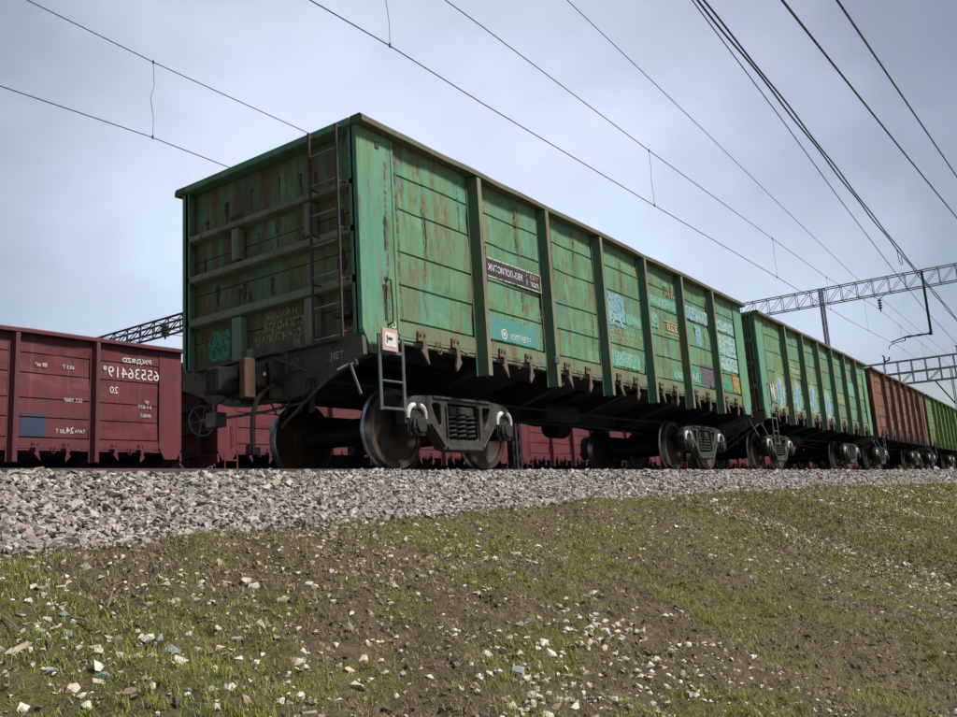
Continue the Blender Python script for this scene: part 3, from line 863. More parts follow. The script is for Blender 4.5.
def make_wagon(name, X0, Y0, Z0):
    r = empty(name, (X0, Y0, Z0))
    ss = side_sheet(); ss.build('side_panel', GREEN, r); mirror(ss, fy=True).build('side_panel', GREEN, r)
    cp = corner_post()
    for fx in (0, 1):
        for fy in (0, 1): mirror(cp, fx, fy).build('corner_post', GREEN_CORNER, r, bevel=.004)
    for c in POSTX:
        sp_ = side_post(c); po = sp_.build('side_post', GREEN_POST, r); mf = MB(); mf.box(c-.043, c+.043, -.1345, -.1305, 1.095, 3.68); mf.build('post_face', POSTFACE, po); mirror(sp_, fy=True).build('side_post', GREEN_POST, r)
    # lower side sill: rusty strip
    m = MB(); m.box(.60, WL-.60, -.0035, -.0015, 1.41, 1.575)
    m.box(.60, WL-.60, .0, .05, 1.375, 1.4095); m.tube([(.45, .03, 1.345), (WL-.45, .03, 1.345)], .022, 8)
    m.build('side_sill', SILL, r)
    mirror(m, fy=True).build('side_sill', SILL, r)
    # top rail with small waves
    m = MB(); N = 60; pts_o = []
    for i in range(N+1):
        x = -.03+(WL+.06)*i/N
        pts_o.append((x, .006*math.sin(x*1.9)+.004*math.sin(x*5.3)+.03*max(0, float(vnoise(x, 0, 2.3))-.7), .004*math.sin(x*1.3+1)+.003*math.sin(x*4.1)-.03*max(0, float(vnoise(x, 3, 1.9))-.72)))
    vs = []; fs = []
    for x, dy, dz in pts_o:
        vs += [(x, -.135+dy, 3.70+dz), (x, .04, 3.70), (x, .04, HT+dz*.5), (x, -.105+dy, HT+dz), (x, -.135+dy, HT-.03+dz)]
    for i in range(N):
        for j in range(5):
            a = i*5+j; b = i*5+(j+1) % 5; fs.append((a, b, b+5, a+5))
    fs += [tuple(range(5)), tuple(range(N*5, N*5+5))]
    m.add(vs, fs); m.build('top_rail', RAILTOP, r); mirror(m, fy=True).build('top_rail', RAILTOP, r)
    m = MB(); m.box(-.045, .20, .0405, WW-.0405, 3.702, HT-.004); m.build('end_top_rail', GREEN_CORNER, r, bevel=.008); mirror(m, fx=True).build('end_top_rail', GREEN_CORNER, r, bevel=.008)
    for k in range(7):
        xs = .58+1.71*k
        for mk, dx in ((hatch_lock, .39), (hatch_lock_bent, 1.03)):
            mk(xs+dx-(.05 if k else 0)).build('hatch_lock', LOCK, r)
        u_link(xs+.70).build('u_link', LOCK, r)
    # ends
    for fx in (0, 1):
        M = lambda mb: mirror(mb, fx=True) if fx else mb
        m = MB()
        zs = [3.70, 2.78, 2.34, 1.72, 1.34]
        for i in range(4):
            m.box(.125, .15, .05, WW-.05, zs[i+1]+.006, zs[i]-.006)
        m.box(.152, .165, .05, WW-.05, 1.34, 3.70)
        M(m).build('end_wall', GREEN_END, r)
        for za, zb in ((3.03, 3.12), (2.49, 2.59), (1.92, 2.035)):
            m = MB(); m.prism([(.124, za-.015), (.015, za), (.0, za+.012), (.0, zb-.02), (.04, zb), (.124, zb+.02)], .055, WW-.10, 'y')
            # prism wants (x,z) along y
            M(m).build('end_rib', RIB, r)
        for (ya, yb, za, zb) in ((1.98, 2.11, 2.615, 3.012), (.72, .85, 2.615, 3.012), (1.95, 2.12, 1.27, 1.903), (.70, .88, 1.10, 1.903)):
            m = MB(); m.box(.012, .122, ya, yb, za, zb); M(m).build('end_post', RIB, r, bevel=.01)
        for yy in (WW-.10,):
            m = MB(); m.box(.0, .03, yy, WW-.055, 1.38, 3.69); m.box(.031, .12, WW-.075, WW-.055, 1.38, 3.69); M(m).build('end_corner_flange', RIB, r)
        m = MB(); m.box(.0, .022, .052, .075, 1.38, 3.69); M(m).build('end_corner_flange', STEEL_DARK, r)  # dark colour paints the shade of the recess onto the near flange
        # end beam
        m = MB(); m.prism([(.0, 1.34), (-.012+.0, 1.14), (.86, .84), (1.15, .80), (1.89, .80), (2.18, .84), (WW, 1.14), (WW, 1.34)], .0-.006, .05, 'x')
        m.box(-.09, -.0065, .30, WW-.30, 1.325, 1.345)
        M(m).build('end_beam', BEAM, r)
        # coupler
        m = MB(); m.box(-.26, .4, 1.33, 1.71, .84, 1.20)
        m.prism([(1.17, .93), (1.17, 1.18), (1.3, 1.20), (1.68, 1.20), (1.76, 1.10), (1.76, .93), (1.68, .84), (1.3, .84)], -.44, -.2605, 'x')
        m.prism([(-.4405, 1.42), (-.4405, 1.72), (-.60, 1.76), (-.68, 1.70), (-.68, 1.50), (-.56, 1.44)], .88, 1.16, 'z')
        M(m).build('coupler', STEEL_DARK, r, bevel=.02)
        m = MB(); m.prism([(-.4405, 1.16), (-.4405, 1.30), (-.56, 1.28), (-.58, 1.17)], .79, 1.22, 'z'); M(m).build('coupler_tooth', RUST_M, r, bevel=.008)
        m = MB(); m.tube([(-.10, 1.05, 1.06), (-.10, 1.05, 1.30), (-.22, 1.10, 1.30), (-.28, 1.3, 1.28)], .016, 6)
        m.tube([(-.11, .35, 1.10), (-.13, .6, 1.0), (-.16, 1.2, 1.26)], .014, 6); M(m).build('uncoupling_lever', PIPE, r)
        # air hose with its cock and chains
        m = MB(); m.tube([(.05, 1.20, .98), (-.10, 1.21, .98), (-.26, 1.23, .90), (-.36, 1.25, .78), (-.40, 1.26, .62), (-.40, 1.27, .42), (-.39, 1.28, .26)], .030, 10); M(m).build('air_hose', HOSE, r, smooth=True)
        m = MB(); m.box(-.44, -.34, 1.22, 1.34, .19, .27); m.box(-.46, -.4405, 1.25, 1.31, .20, .30); M(m).build('hose_coupling', STEEL_DARK, r)
        m = MB(); m.tube([(-.12, 1.15, 1.0), (-.12, 1.27, 1.0)], .04, 10); M(m).build('air_valve', STEEL_DARK, r)
        m = MB(); m.tube([(-.10, 1.0, .92), (-.16, .96, .72), (-.17, 1.02, .60), (-.18, 1.14, .62), (-.2, 1.2, .76)], .010, 6)
        m.tube([(-.10, .72, .98), (-.14, .80, .62), (-.16, .95, .56)], .010, 6); M(m).build('chain', STEEL_DARK, r)
        m = MB(); m.tube([(-.03, .10, 1.05), (-.10, .09, 1.03), (-.12, .03, .92), (-.12, -.06, .70)], .017, 6); m.tube([(-.01, .10, 1.06), (-.05, .10, 1.06)], .045, 10); M(m).build('towing_bracket', PIPE, r)
        # shunter's hand rail
        m = MB(); m.tube([(-.05, .16, 1.05), (-.18, .20, .98), (-.24, .5, .77), (-.26, .95, .48), (-.22, 1.0, .46)], .014, 8); M(m).build('hand_rail', PIPE, r)
        for q, (yb_, zb_) in enumerate(((.25, 1.27), (.45, 1.27), (.98, 1.27), (2.06, 1.27), (2.5, 1.27), (2.8, 1.27), (.95, .90), (2.1, .90))):
            m = MB(); m.tube([(-.006, yb_, zb_), (-.024, yb_, zb_)], .018, 6); M(m).build('bolt', LOCK, r)
        m = MB(); m.box(-.16, -.007, 1.22, 1.28, .82, 1.24); m.box(-.16, -.007, 1.76, 1.82, .82, 1.24); m.box(-.18, -.007, 1.285, 1.755, 1.212, 1.24); M(m).build('coupler_pocket', BEAM, r, bevel=.006)
        m = MB(); m.tube([(-.02, 1.92, 1.02), (-.10, 2.0, .95), (-.12, 2.25, .86), (-.06, 2.5, .95), (-.02, 2.62, 1.08)], .013, 6); M(m).build('air_pipe', PIPE, r, smooth=True)
        m = MB(); m.box(-.05, -.0065, .92, 1.10, 1.10, 1.24); m.box(-.075, -.0505, .96, 1.06, 1.13, 1.21); M(m).build('lever_bracket', LOCK, r, bevel=.005)
        for yy in (.72,):
            m = MB(); m.box(-.06, -.04, yy-.03, yy+.03, .62, .98); m.box(-.085, -.0605, yy-.025, yy+.025, .60, .66); M(m).build('bracket', STEEL_DARK, r)
    # ladder on the visible end
    m = MB(); m.box(-.135, -.115, .572, .604, 1.34, 3.735); m.box(-.135, -.115, .152, .182, 1.34, 3.72)
    for yy in (.588, .167):
        for zz in (1.40, 1.98, 2.54, 3.07, 3.70): m.box(-.1145, -.004 if zz < 3.6 else -.047, yy-.009, yy+.009, zz-.009, zz+.009)
    lad = m.build('ladder', LADDER, r)
    for i in range(7):
        m = MB(); z = 1.36+.347*i; m.tube([(-.125, .184, z), (-.125, .570, z)], .010, 6); m.build('ladder_rung', RUNG, lad)
    # step below the corner
    m = MB(); m.box(.115, .155, -.115, -.095, .55, 1.36); m.box(.49, .53, -.115, -.095, .55, 1.34)
    m.box(.1555, .4895, -.118, -.09, 1.155, 1.19); m.tube([(.155, -.105, .86), (.49, -.105, .86)], .013, 6); m.box(.1555, .4895, -.118, -.08, .56, .585)
    m.build('step', STEP, r)
    m = MB(); m.tube([(.40, -.012, 2.02), (.41, -.07, 2.0), (.42, -.075, 1.7), (.42, -.07, 1.53), (.40, -.012, 1.50)], .011, 6); m.tube([(.40, -.014, 2.02), (.40, -.02, 2.02)], .03, 8)
    m.build('grab_rail', LADDER, r)
    m = MB(); m.box(.30, .36, -.022, -.0125, 3.52, 3.60); m.build('corner_bracket', LADDER, r)
    # underframe
    m = MB(); m.box(.15, WL-.15, 1.26, 1.78, .86, 1.20)
    for x in (.2, 2.19, 4.35, 6.435, 8.52, WL-2.19, WL-.2):
        m.prism([(.10, 1.18), (.10, 1.36), (WW-.10, 1.36), (WW-.10, 1.18), (1.85, .84), (1.19, .84)], x-.08, x+.08, 'x')
    m.box(.17, WL-.17, .06, WW-.06, 1.362, 1.374)
    for yy in (.45, .85, WW-.85, WW-.45): m.box(.25, WL-.25, yy-.04, yy+.04, 1.25, 1.36)
    m.build('underframe', UNDER, r)
    for x in (3.27, 4.98, 6.43, 7.9, 9.6):      # hatch flaps sloping under the floor
        m = MB(); m.prism([(.12, 1.34), (.14, 1.36), (1.2, 1.12), (1.2, 1.09)], x-.55, x+.55, 'x'); m.build('floor_hatch', UNDER, r)
    m = MB(); m.tube([(5.1, .95, .93), (5.14, .95, .93), (6.16, .95, .93), (6.2, .95, .93)], [.12, .15, .15, .12], 16); m.build('air_reservoir', UNDER, r, smooth=True)
    m = MB(); m.tube([(7.0, 1.9, .85), (7.45, 1.9, .85)], .19, 16); m.build('brake_cylinder', UNDER, r, smooth=True)
    m = MB(); m.tube([(2.9, 1.1, .74), (7.0, 1.05, .78), (9.9, 1.1, .72)], .02, 8); m.tube([(.3, .85, 1.0), (4, .8, .93), (8, .8, .93), (12.4, .85, 1.0)], .02, 8)
    m.build('brake_rod', UNDER, r)
    # hand brake wheel on the far side
    hb = MB(); pr = [(.19+.012*math.cos(a), .012*math.sin(a)) for a in np.linspace(0, 2*math.pi, 7)[:-1]]
    hb.ring(pr, 32, (.325, WW+.06, .787))
    for q in range(6):
        a = math.pi/3*q+.25; hb.tube([(.325, WW+.06, .787), (.325+.19*math.cos(a), WW+.06, .787+.19*math.sin(a))], .007, 6)
    hb.tube([(.325, WW+.09, .787), (.325, WW-.10, .787)], .02, 8)
    hb.box(.26, .42, WW-.30, WW-.102, .68, .86); hb.tube([(.34, WW-.3, .78), (.5, 2.1, .80), (.6, 1.5, .86)], .02, 6); hb.box(.30, .34, WW-.22, WW-.18, .86, 1.3)
    hb.build('brake_wheel', simple('worn_handwheel_steel', (0.26, 0.25, 0.23), (0.14, 0.13, 0.12), 12), r)
    for cx in (2.19, WL-2.19): make_bogie(r, cx)
    return r

def copy_tree(o, parent=None):
    c = o.copy(); COL.objects.link(c)
    if parent: c.parent = parent
    for ch in [q for q in o.children]: copy_tree(ch, c)
    return c
def swap(o, table):
    for i, sl in enumerate(o.material_slots):
        if sl.material and sl.material.name in table:
            t = table[sl.material.name]; sl.link = 'OBJECT'; sl.material = t
    for ch in o.children: swap(ch, table)

GRP = 'open-top freight wagons coupled in the train on the nearest track'
w1 = make_wagon('gondola_wagon', 0, 0, 0)
bpy.context.view_layer.update()
w2 = copy_tree(w1); w2.location = (PITCH, 0, 0)
w3 = copy_tree(w1); w3.location = (PITCH*2, 0, 0)
swap(w3, {GREEN.name: BROWN, GREEN_POST.name: BROWN_POST, GREEN_CORNER.name: BROWN, GREEN_END.name: BROWN_POST, RAILTOP.name: BROWN_POST, SILL.name: BROWN_POST, POSTFACE.name: BROWN, RIB.name: BROWN_POST})
w4 = copy_tree(w1); w4.location = (PITCH*3, 0, 0)
swap(w4, {GREEN.name: LIME, GREEN_POST.name: LIME_POST, GREEN_CORNER.name: LIME, GREEN_END.name: LIME_POST, RAILTOP.name: LIME_POST, SILL.name: LIME_POST, POSTFACE.name: LIME})
w5 = copy_tree(w1); w5.location = (PITCH*4, 0, 0)
meta(w1, 'large weathered green open freight wagon nearest the camera, ladder on its end', 'freight wagon', GRP)
meta(w2, 'second green freight wagon with blue graffiti along its lower side', 'freight wagon', GRP)
meta(w3, 'rust brown freight wagon coupled behind the graffitied green one', 'freight wagon', GRP)
meta(w4, 'yellow-green freight wagon behind the rust brown wagon', 'freight wagon', GRP)
meta(w5, 'farthest green freight wagon at the right edge of the photo', 'freight wagon', GRP)
RGRP = 'dark red freight wagons on the farther track'
RT = {POSTFACE.name: RED_POST, GREEN.name: RED, GREEN_POST.name: RED_POST, GREEN_CORNER.name: RED, GREEN_END.name: RED_POST, RAILTOP.name: RED_POST, SILL.name: RED, RIB.name: RED_POST, LOCK.name: RED_POST, BEAM.name: RED_POST, STEP.name: RED_POST, LADDER.name: RED_POST}
RY, RZ, RX = 11.15, -0.17, 5.76-WL
reds = []
for i in range(8):
    w = copy_tree(w1); w.location = (RX+i*PITCH, RY, RZ); swap(w, RT); reds.append(w)
    for ch in list(w.children):
        if ch.name.startswith('ladder'):
            for k_ in list(ch.children): bpy.data.objects.remove(k_)
            bpy.data.objects.remove(ch)
meta(reds[0], 'dark red freight wagon at the left, numbered 65536419, mirror-written', 'freight wagon', RGRP)
meta(reds[1], 'dark red freight wagon seen behind and beneath the front of the nearest green wagon', 'freight wagon', RGRP)
meta(reds[2], 'dark red freight wagon whose bogies show beneath the rear of the nearest green wagon', 'freight wagon', RGRP)

for w_, lb in zip(reds[3:], ('dark red freight wagon behind the second green wagon', 'dark red freight wagon behind the rust brown wagon', 'dark red freight wagon behind the yellow-green wagon', 'dark red freight wagon behind the farthest green wagon', 'last dark red freight wagon, at the far end of its train')): meta(w_, lb, 'freight wagon', RGRP)

# ------------------------------------------------------------------ markings (built from here on, so copies do not carry them)
def text(parent, s, x0, x1, z0, z1, mat, name='lettering', mirrored=True, plane='side', y=-.0095, bold=0.0, shear=0.0):
    cu = bpy.data.curves.new(name, 'FONT'); cu.body = s; cu.size = 1.0; cu.offset = bold; cu.shear = shear
    cu.resolution_u = 3
    t = bpy.data.objects.new(name, cu); COL.objects.link(t)
    dg = bpy.context.evaluated_depsgraph_get()
    me = bpy.data.meshes.new_from_object(t.evaluated_get(dg))
    bpy.data.objects.remove(t)
    co = np.array([tuple(v.co) for v in me.vertices])
    if not len(co): return
    mn, mx = co.min(0), co.max(0)
    u = (co[:, 0]-mn[0])/(mx[0]-mn[0]); w = (co[:, 1]-mn[1])/(mx[1]-mn[1])
    if mirrored: u = 1-u
    for i, vv in enumerate(me.vertices):
        if plane == 'side': vv.co = (x0+(x1-x0)*u[i], y, z0+(z1-z0)*w[i])
        else: vv.co = (y, x0+(x1-x0)*u[i], z0+(z1-z0)*w[i])
    me.materials.clear(); me.materials.append(mat)
    o = bpy.data.objects.new(name, me); COL.objects.link(o); o.parent = parent
    return o
def patch(parent, x0, x1, z0, z1, mat, name='paint_patch', y=-.0065, rag=0.035):
    cuts = [z1]+[q for q in SEAMS if z0 < q < z1]+[z0]
    m = MB(); rr = random.Random(int(x0*1000+z0*77))
    nx = max(4, int((x1-x0)/.07))
    for i in range(len(cuts)-1):
        a = cuts[i]-(.014 if i else 0); b = cuts[i+1]+(.016 if i < len(cuts)-2 else 0)
        top = [a-(rr.random()*rag if i == 0 else 0) for _ in range(nx+1)]
        bot = [b+(rr.random()*rag if i == len(cuts)-2 else 0) for _ in range(nx+1)]
        xs = [x0+(x1-x0)*k/nx for k in range(nx+1)]; xs[0] += rr.random()*rag; xs[-1] -= rr.random()*rag
        m.add([(xs[k], y, top[k]) for k in range(nx+1)]+[(xs[k], y, bot[k]) for k in range(nx+1)], [(k, k+1, nx+2+k, nx+1+k) for k in range(nx)])
    return m.build(name, mat, parent)
def poly(parent, pts, mat, name, y=-.008):
    m = MB(); m.add([(p[0], y, p[1]) for p in pts], [tuple(range(len(pts)))]); return m.build(name, mat, parent)

# wagon 1: name plate
m = MB(); m.add([(2.32, -.0075, 2.45), (3.77, -.0075, 2.45), (3.77, -.0075, 2.70), (2.32, -.0075, 2.70)], [(0, 1, 2, 3)])
pl = m.build('name_plate', BLACKP, w1)
m = MB()
for a in ((2.32, 3.77, 2.69, 2.705), (2.32, 3.77, 2.445, 2.46), (3.38, 3.395, 2.46, 2.69), (3.755, 3.77, 2.46, 2.69)):
    m.add([(a[0], -.009, a[2]), (a[1], -.009, a[2]), (a[1], -.009, a[3]), (a[0], -.009, a[3])], [(0, 1, 2, 3)])
m.build('plate_border', CREAM_W, pl)
text(pl, 'УВЗ-ЛОГИСТИК', 2.43, 3.28, 2.53, 2.625, WHITE_W, bold=.006)
text(pl, 'УВЗ', 3.47, 3.70, 2.60, 2.665, ORANGE_W, 'logo_lettering', bold=.01); text(pl, 'ЛОГ', 3.47, 3.70, 2.50, 2.565, WHITE_W, 'logo_lettering', bold=.01)
# teal repaint with roundel
tp = patch(w1, 2.36, 3.52, 1.61, 1.91, TEAL_W, rag=.008)
m = MB(); m.ring([(.055, -.001), (.07, -.001), (.07, 0), (.055, 0)], 24, (2.72, -.0085, 1.71)); m.ring([(.012, -.001), (.03, -.001), (.03, 0), (.012, 0)], 12, (2.72, -.0085, 1.71)); m.build('roundel', WHITE_W, tp)
text(tp, 'РТТЕЧ ТТУОУ', 2.86, 3.36, 1.655, 1.735, WHITE_W)
# cream hook numeral on the corner
text(w1, 'C', .47, .53, 1.475, 1.56, WHITE_W, 'chalk_mark', y=-.0225+.003)
# notice board on the step
m = MB(); m.box(.15, .395, -.145, -.125, 1.18, 1.42); nb = m.build('notice_board', simple('pink_notice_frame', (0.42, 0.24, 0.23), (0.50, 0.33, 0.31), 12), w1)
m = MB(); m.box(.185, .36, -.149, -.1455, 1.225, 1.375); m.build('notice_sheet', WHITE, nb)
m = MB(); m.box(.235, .30, -.152, -.1495, 1.295, 1.325); m.box(.21, .225, -.152, -.1495, 1.26, 1.345); m.build('printed_emblem', BLACKP, nb)
m = MB(); m.box(3.70, 3.82, -.19, -.13, 1.40, 1.50); m.build('lamp_bracket', STEP, w1, bevel=.006)
# painted patches on the farther panels
patch(w1, 5.72, 6.52, 2.30, 2.88, BLUE_W, 'graffiti'); patch(w1, 6.53, 7.14, 2.38, 2.60, MINT_W, 'graffiti')
text(w1, 'ЛАФ', 5.76, 6.10, 2.56, 2.80, ICE_W, 'graffiti', bold=.04); text(w1, 'ЖБ', 5.76, 6.42, 2.36, 2.53, ICE_W, 'graffiti', bold=.04)
text(w1, '68 98 86 50 32', 5.84, 7.12, 2.19, 2.27, YELLOW_W, bold=.01); text(w1, 'КАПРЕМ 24 ДЕПО', 5.9, 6.9, 2.09, 2.16, YELLOW_W, bold=.01); text(w1, 'РЕМ 506', 6.3, 6.9, 2.02, 2.08, YELLOW_W, bold=.01)
patch(w1, 7.42, 8.88, 2.92, 3.14, MINT_W, 'paint_patch'); patch(w1, 7.6, 7.95, 2.50, 2.80, MINT_W); patch(w1, 8.3, 8.88, 3.16, 3.42, RUSTPATCH)
text(w1, '51', 8.55, 8.80, 3.22, 3.38, ORANGE_W, bold=.01)
text(w1, '328', 8.32, 8.84, 2.54, 2.68, ORANGE_W, bold=.02)
m = MB()
for a in ((8.20, 8.88, 2.70, 2.72), (8.26, 8.88, 2.48, 2.50)): m.add([(a[0], -.009, a[2]), (a[1], -.009, a[2]), (a[1], -.009, a[3]), (a[0], -.009, a[3])], [(0, 1, 2, 3)])
m.build('number_frame', ORANGE_W, w1)
patch(w1, 9.16, 10.58, 2.92, 3.22, ICE_W, 'graffiti'); text(w1, 'АЛТЮОВ', 9.25, 10.5, 2.95, 3.19, BLUE_W, 'graffiti', mirrored=True, bold=.02)
patch(w1, 9.75, 10.1, 2.42, 2.86, BLUE_W, 'paint_patch')
patch(w1, 9.16, 9.85, 1.62, 1.96, TURQ_W, 'paint_patch'); patch(w1, 9.87, 10.58, 1.62, 2.08, PURPLE_W, 'paint_patch'); text(w1, 'М', 9.35, 9.7, 1.66, 1.86, ICE_W, 'graffiti', bold=.03)
patch(w1, 10.9, 12.2, 2.92, 3.20, ICE_W, 'graffiti'); patch(w1, 10.86, 12.24, 2.06, 2.88, ICE_W, 'graffiti')
for q in range(4): poly(w1, [(11.05+q*.3, 2.45-.04*q), (11.13+q*.3, 2.5-.04*q), (11.19+q*.3, 2.30-.03*q), (11.08+q*.3, 2.18)], BLUE_W, 'graffiti')
patch(w1, 11.75, 12.24, 1.61, 2.04, OCHRE_W, 'paint_patch'); patch(w1, 10.9, 11.74, 1.61, 1.86, TURQ_W, 'paint_patch')
patch(w1, 5.70, 6.95, 1.62, 1.9, MINT_W, 'paint_patch'); patch(w1, 8.4, 8.88, 1.62, 1.8, MINT_W, 'paint_patch')
# end wall of wagon 1
def endpatch(parent, pts, mat, name, x=.118):
    m = MB(); m.add([(x, p[0], p[1]) for p in pts], [tuple(range(len(pts)))]); return m.build(name, mat, parent)
endpatch(w1, [(2.85, 1.40), (2.15, 1.40), (2.13, 1.88), (2.85, 1.88)], OLIVE_W, 'paint_patch', .1215)
endpatch(w1, [(2.62, 1.46), (2.35, 1.44), (2.28, 1.52), (2.27, 1.76), (2.34, 1.84), (2.60, 1.85), (2.68, 1.74), (2.70, 1.54)], TURQ_W, 'paint_patch', .118)
text(w1, 'МАМАЛ', 1.10, 1.62, 1.80, 1.87, YELLOW_W, plane='end', mirrored=True, y=.119, bold=.02)
text(w1, 'СТБОГОНПЕТЗ', .98, 1.80, 1.66, 1.76, YELLOW_W, plane='end', mirrored=True, y=.119, bold=.02)
text(w1, 'БИЛОТЕ НОЛ', .94, 1.82, 1.52, 1.62, YELLOW_W, plane='end', mirrored=True, y=.119, bold=.02)
text(w1, 'ТЗИ', .27, .46, 1.14, 1.22, CREAM_W, 'chalk_mark', plane='end', mirrored=False, y=-.009)
m = MB(); m.box(-.005, .011, 1.72, 1.82, 1.37, 1.47); m.box(-.005, .011, .93, 1.03, 1.37, 1.47)
m.build('end_bracket', RIB, w1)
m = MB(); m.box(.0, .11, .18, .42, 1.60, 1.65); m.build('end_bracket', LADDER, w1)
text(w1, '9', .985, 1.035, .98, 1.05, WHITE_W, 'paint_fleck', plane='end', y=-.447, bold=.06)

def streak(parent, x, z0, z1, w, mat=None, plane='side', off=-.0048):
    rr = random.Random(int(x*1000+z0*100)); n_ = max(5, int((z1-z0)/.06)); m = MB(); vs = []
    cx_ = x
    for k in range(n_+1):
        z = z1-(z1-z0)*k/n_; cx_ += rr.uniform(-.006, .006); ww = w*(0.35+.65*rr.random())*(1-.6*k/n_) if w < .08 else w*(0.7+.45*rr.random())*math.sin(math.pi*(k+.6)/(n_+1.2))**.6
        for e in (-1, 1):
            vs.append((cx_+e*ww, off, z) if plane == 'side' else (off, cx_+e*ww, z))
    m.add(vs, [(2*k, 2*k+1, 2*k+3, 2*k+2) for k in range(n_)])
    return m.build('rust_streak', mat or RUSTRUN, parent)
RUSTRUN = worn('orange_rust_run', (0.16, 0.10, 0.05), 0.40, (0.10, 0.065, 0.035), 8, 21)
SOOT = worn('dark_rust_blotch', (0.045, 0.024, 0.016), 0.6, (0.03, 0.02, 0.015), 7, 23)
for a_ in ((.655, 1.60, 3.66, .035), (1.12, 2.15, 3.05, .022), (1.14, 2.42, 3.0, .03), (1.86, 2.9, 3.6, .03), (2.36, 2.0, 3.5, .06), (2.46, 1.5, 1.9, .04), (3.22, 2.74, 3.62, .075), (3.28, 1.6, 2.40, .035),
           (3.70, 1.6, 2.2, .03), (4.18, 2.3, 3.6, .04), (4.9, 2.9, 3.5, .03), (5.30, 1.6, 2.4, .035), (5.83, 2.9, 3.6, .05), (6.5, 2.92, 3.5, .06), (7.5, 3.0, 3.65, .07), (8.7, 3.3, 3.6, .09), (9.3, 2.3, 2.9, .05),
           (10.3, 2.1, 2.9, .06), (10.95, 3.3, 3.6, .05), (11.9, 2.1, 2.5, .05)):
    streak(w1, *a_)
streak(w1, 1.15, 2.38, 2.92, .018, SOOT, off=-.006); streak(w1, .42, 2.35, 2.75, .03, SOOT, off=-.0165); streak(w1, .37, 1.55, 1.95, .045, SOOT, off=-.0165); streak(w1, .45, 1.45, 3.4, .03, None, off=-.0150)
streak(w1, 2.40, 2.35, 2.85, .03, SOOT, off=-.0098)
for a_ in ((2.15, 3.15, 3.24, .14), (2.32, 3.12, 3.45, .06), (1.85, 3.25, 3.5, .03), (1.35, 3.2, 3.5, .03), (1.0, 3.2, 3.45, .05), (.75, 3.2, 3.4, .04), (2.7, 3.13, 3.3, .05), (2.75, 2.6, 2.8, .06), (.95, 2.62, 2.72, .07),
           (2.0, 2.08, 2.36, .07), (1.9, 2.08, 2.2, .06), (2.08, 2.08, 2.28, .05), (.35, 2.65, 2.85, .07), (.38, 2.1, 2.4, .08), (2.5, 2.15, 2.4, .06), (1.5, 2.1, 2.3, .04), (.30, 1.5, 1.9, .10)):
    streak(w1, *a_, SOOT, plane='end', off=.1235)
for a_ in ((1.6, 3.13, 3.6, .05), (.2, 3.15, 3.55, .06), (2.2, 2.62, 2.98, .08), (1.4, 2.64, 2.99, .078), (1.2, 2.08, 2.4, .075), (1.7, 2.64, 2.9, .07), (1.05, 2.66, 2.95, .07)):
    streak(w1, *a_, OLIVE_W, plane='end', off=.1228)

# wagon 2 graffiti
gr_ = random.Random(5)
def figure(cx_, cz_, pts, mat, y, jit=.05):
    poly(w2, [(cx_+px_+gr_.uniform(-jit, jit), cz_+pz_+gr_.uniform(-jit, jit)) for px_, pz_ in pts], mat, 'graffiti', y)
def oval(rx, rz, k=18, top=1.0):
    return [(rx*math.cos(2*math.pi*i/k), (rz*top if math.sin(2*math.pi*i/k) > 0 else rz)*math.sin(2*math.pi*i/k)) for i in range(k)]
for q, cxq in enumerate((1.5, 3.05, 4.75, 6.45)):
    zq = 1.88+gr_.uniform(-.04, .04)
    figure(cxq, zq, oval(.50, .42, 18, 1.35), LEMON_W, -.007, .04)
    figure(cxq+.02, zq-.02, oval(.33, .36, 16, 1.25), ICE_W, -.0085, .04)
    figure(cxq-.09, zq, [(-.10, -.28), (.02, -.30), (.04, .05), (.10, .32), (-.02, .36), (-.10, .10)], STRONGBLUE, -.010, .03)
    figure(cxq+.15, zq-.05, [(-.04, -.22), (.06, -.24), (.09, .22), (.0, .30), (-.05, .05)], STRONGBLUE, -.010, .03)
poly(w2, [(.62, 1.66), (.66, 2.05), (.74, 2.05), (.80, 1.85), (.88, 2.08), (.98, 2.05), (1.0, 1.66), (.90, 1.66), (.88, 1.88), (.80, 1.70), (.74, 1.88), (.72, 1.66)], PINK_W, 'graffiti', -.009)
m = MB()
for a in ((2.35, 3.72, 2.72, 2.74), (2.35, 3.72, 2.45, 2.47)): m.add([(a[0], -.0075, a[2]), (a[1], -.0075, a[2]), (a[1], -.0075, a[3]), (a[0], -.0075, a[3])], [(0, 1, 2, 3)])
m.build('number_frame', ORANGE_W, w2)
text(w2, 'УВЗ-ЛОГИСТИК', 2.5, 3.6, 2.54, 2.65, CREAM_W, bold=.02)
for c in POSTX[:4]:
    m = MB(); z = 1.66
    m.add([(c-.042, -.137, z-.14), (c+.04, -.137, z-.18), (c+.042, -.137, z+.12), (c-.04, -.137, z+.16)], [(0, 1, 2, 3)]); m.build('paint_spatter', WHITEBLOT, w2)
patch(w2, 7.5, 8.8, 2.02, 2.38, LEMON_W, 'paint_patch'); patch(w2, 9.2, 10.5, 2.4, 2.9, MINT_W, 'paint_patch'); patch(w2, 11.0, 12.0, 2.4, 3.2, LEMON_W, 'paint_patch')

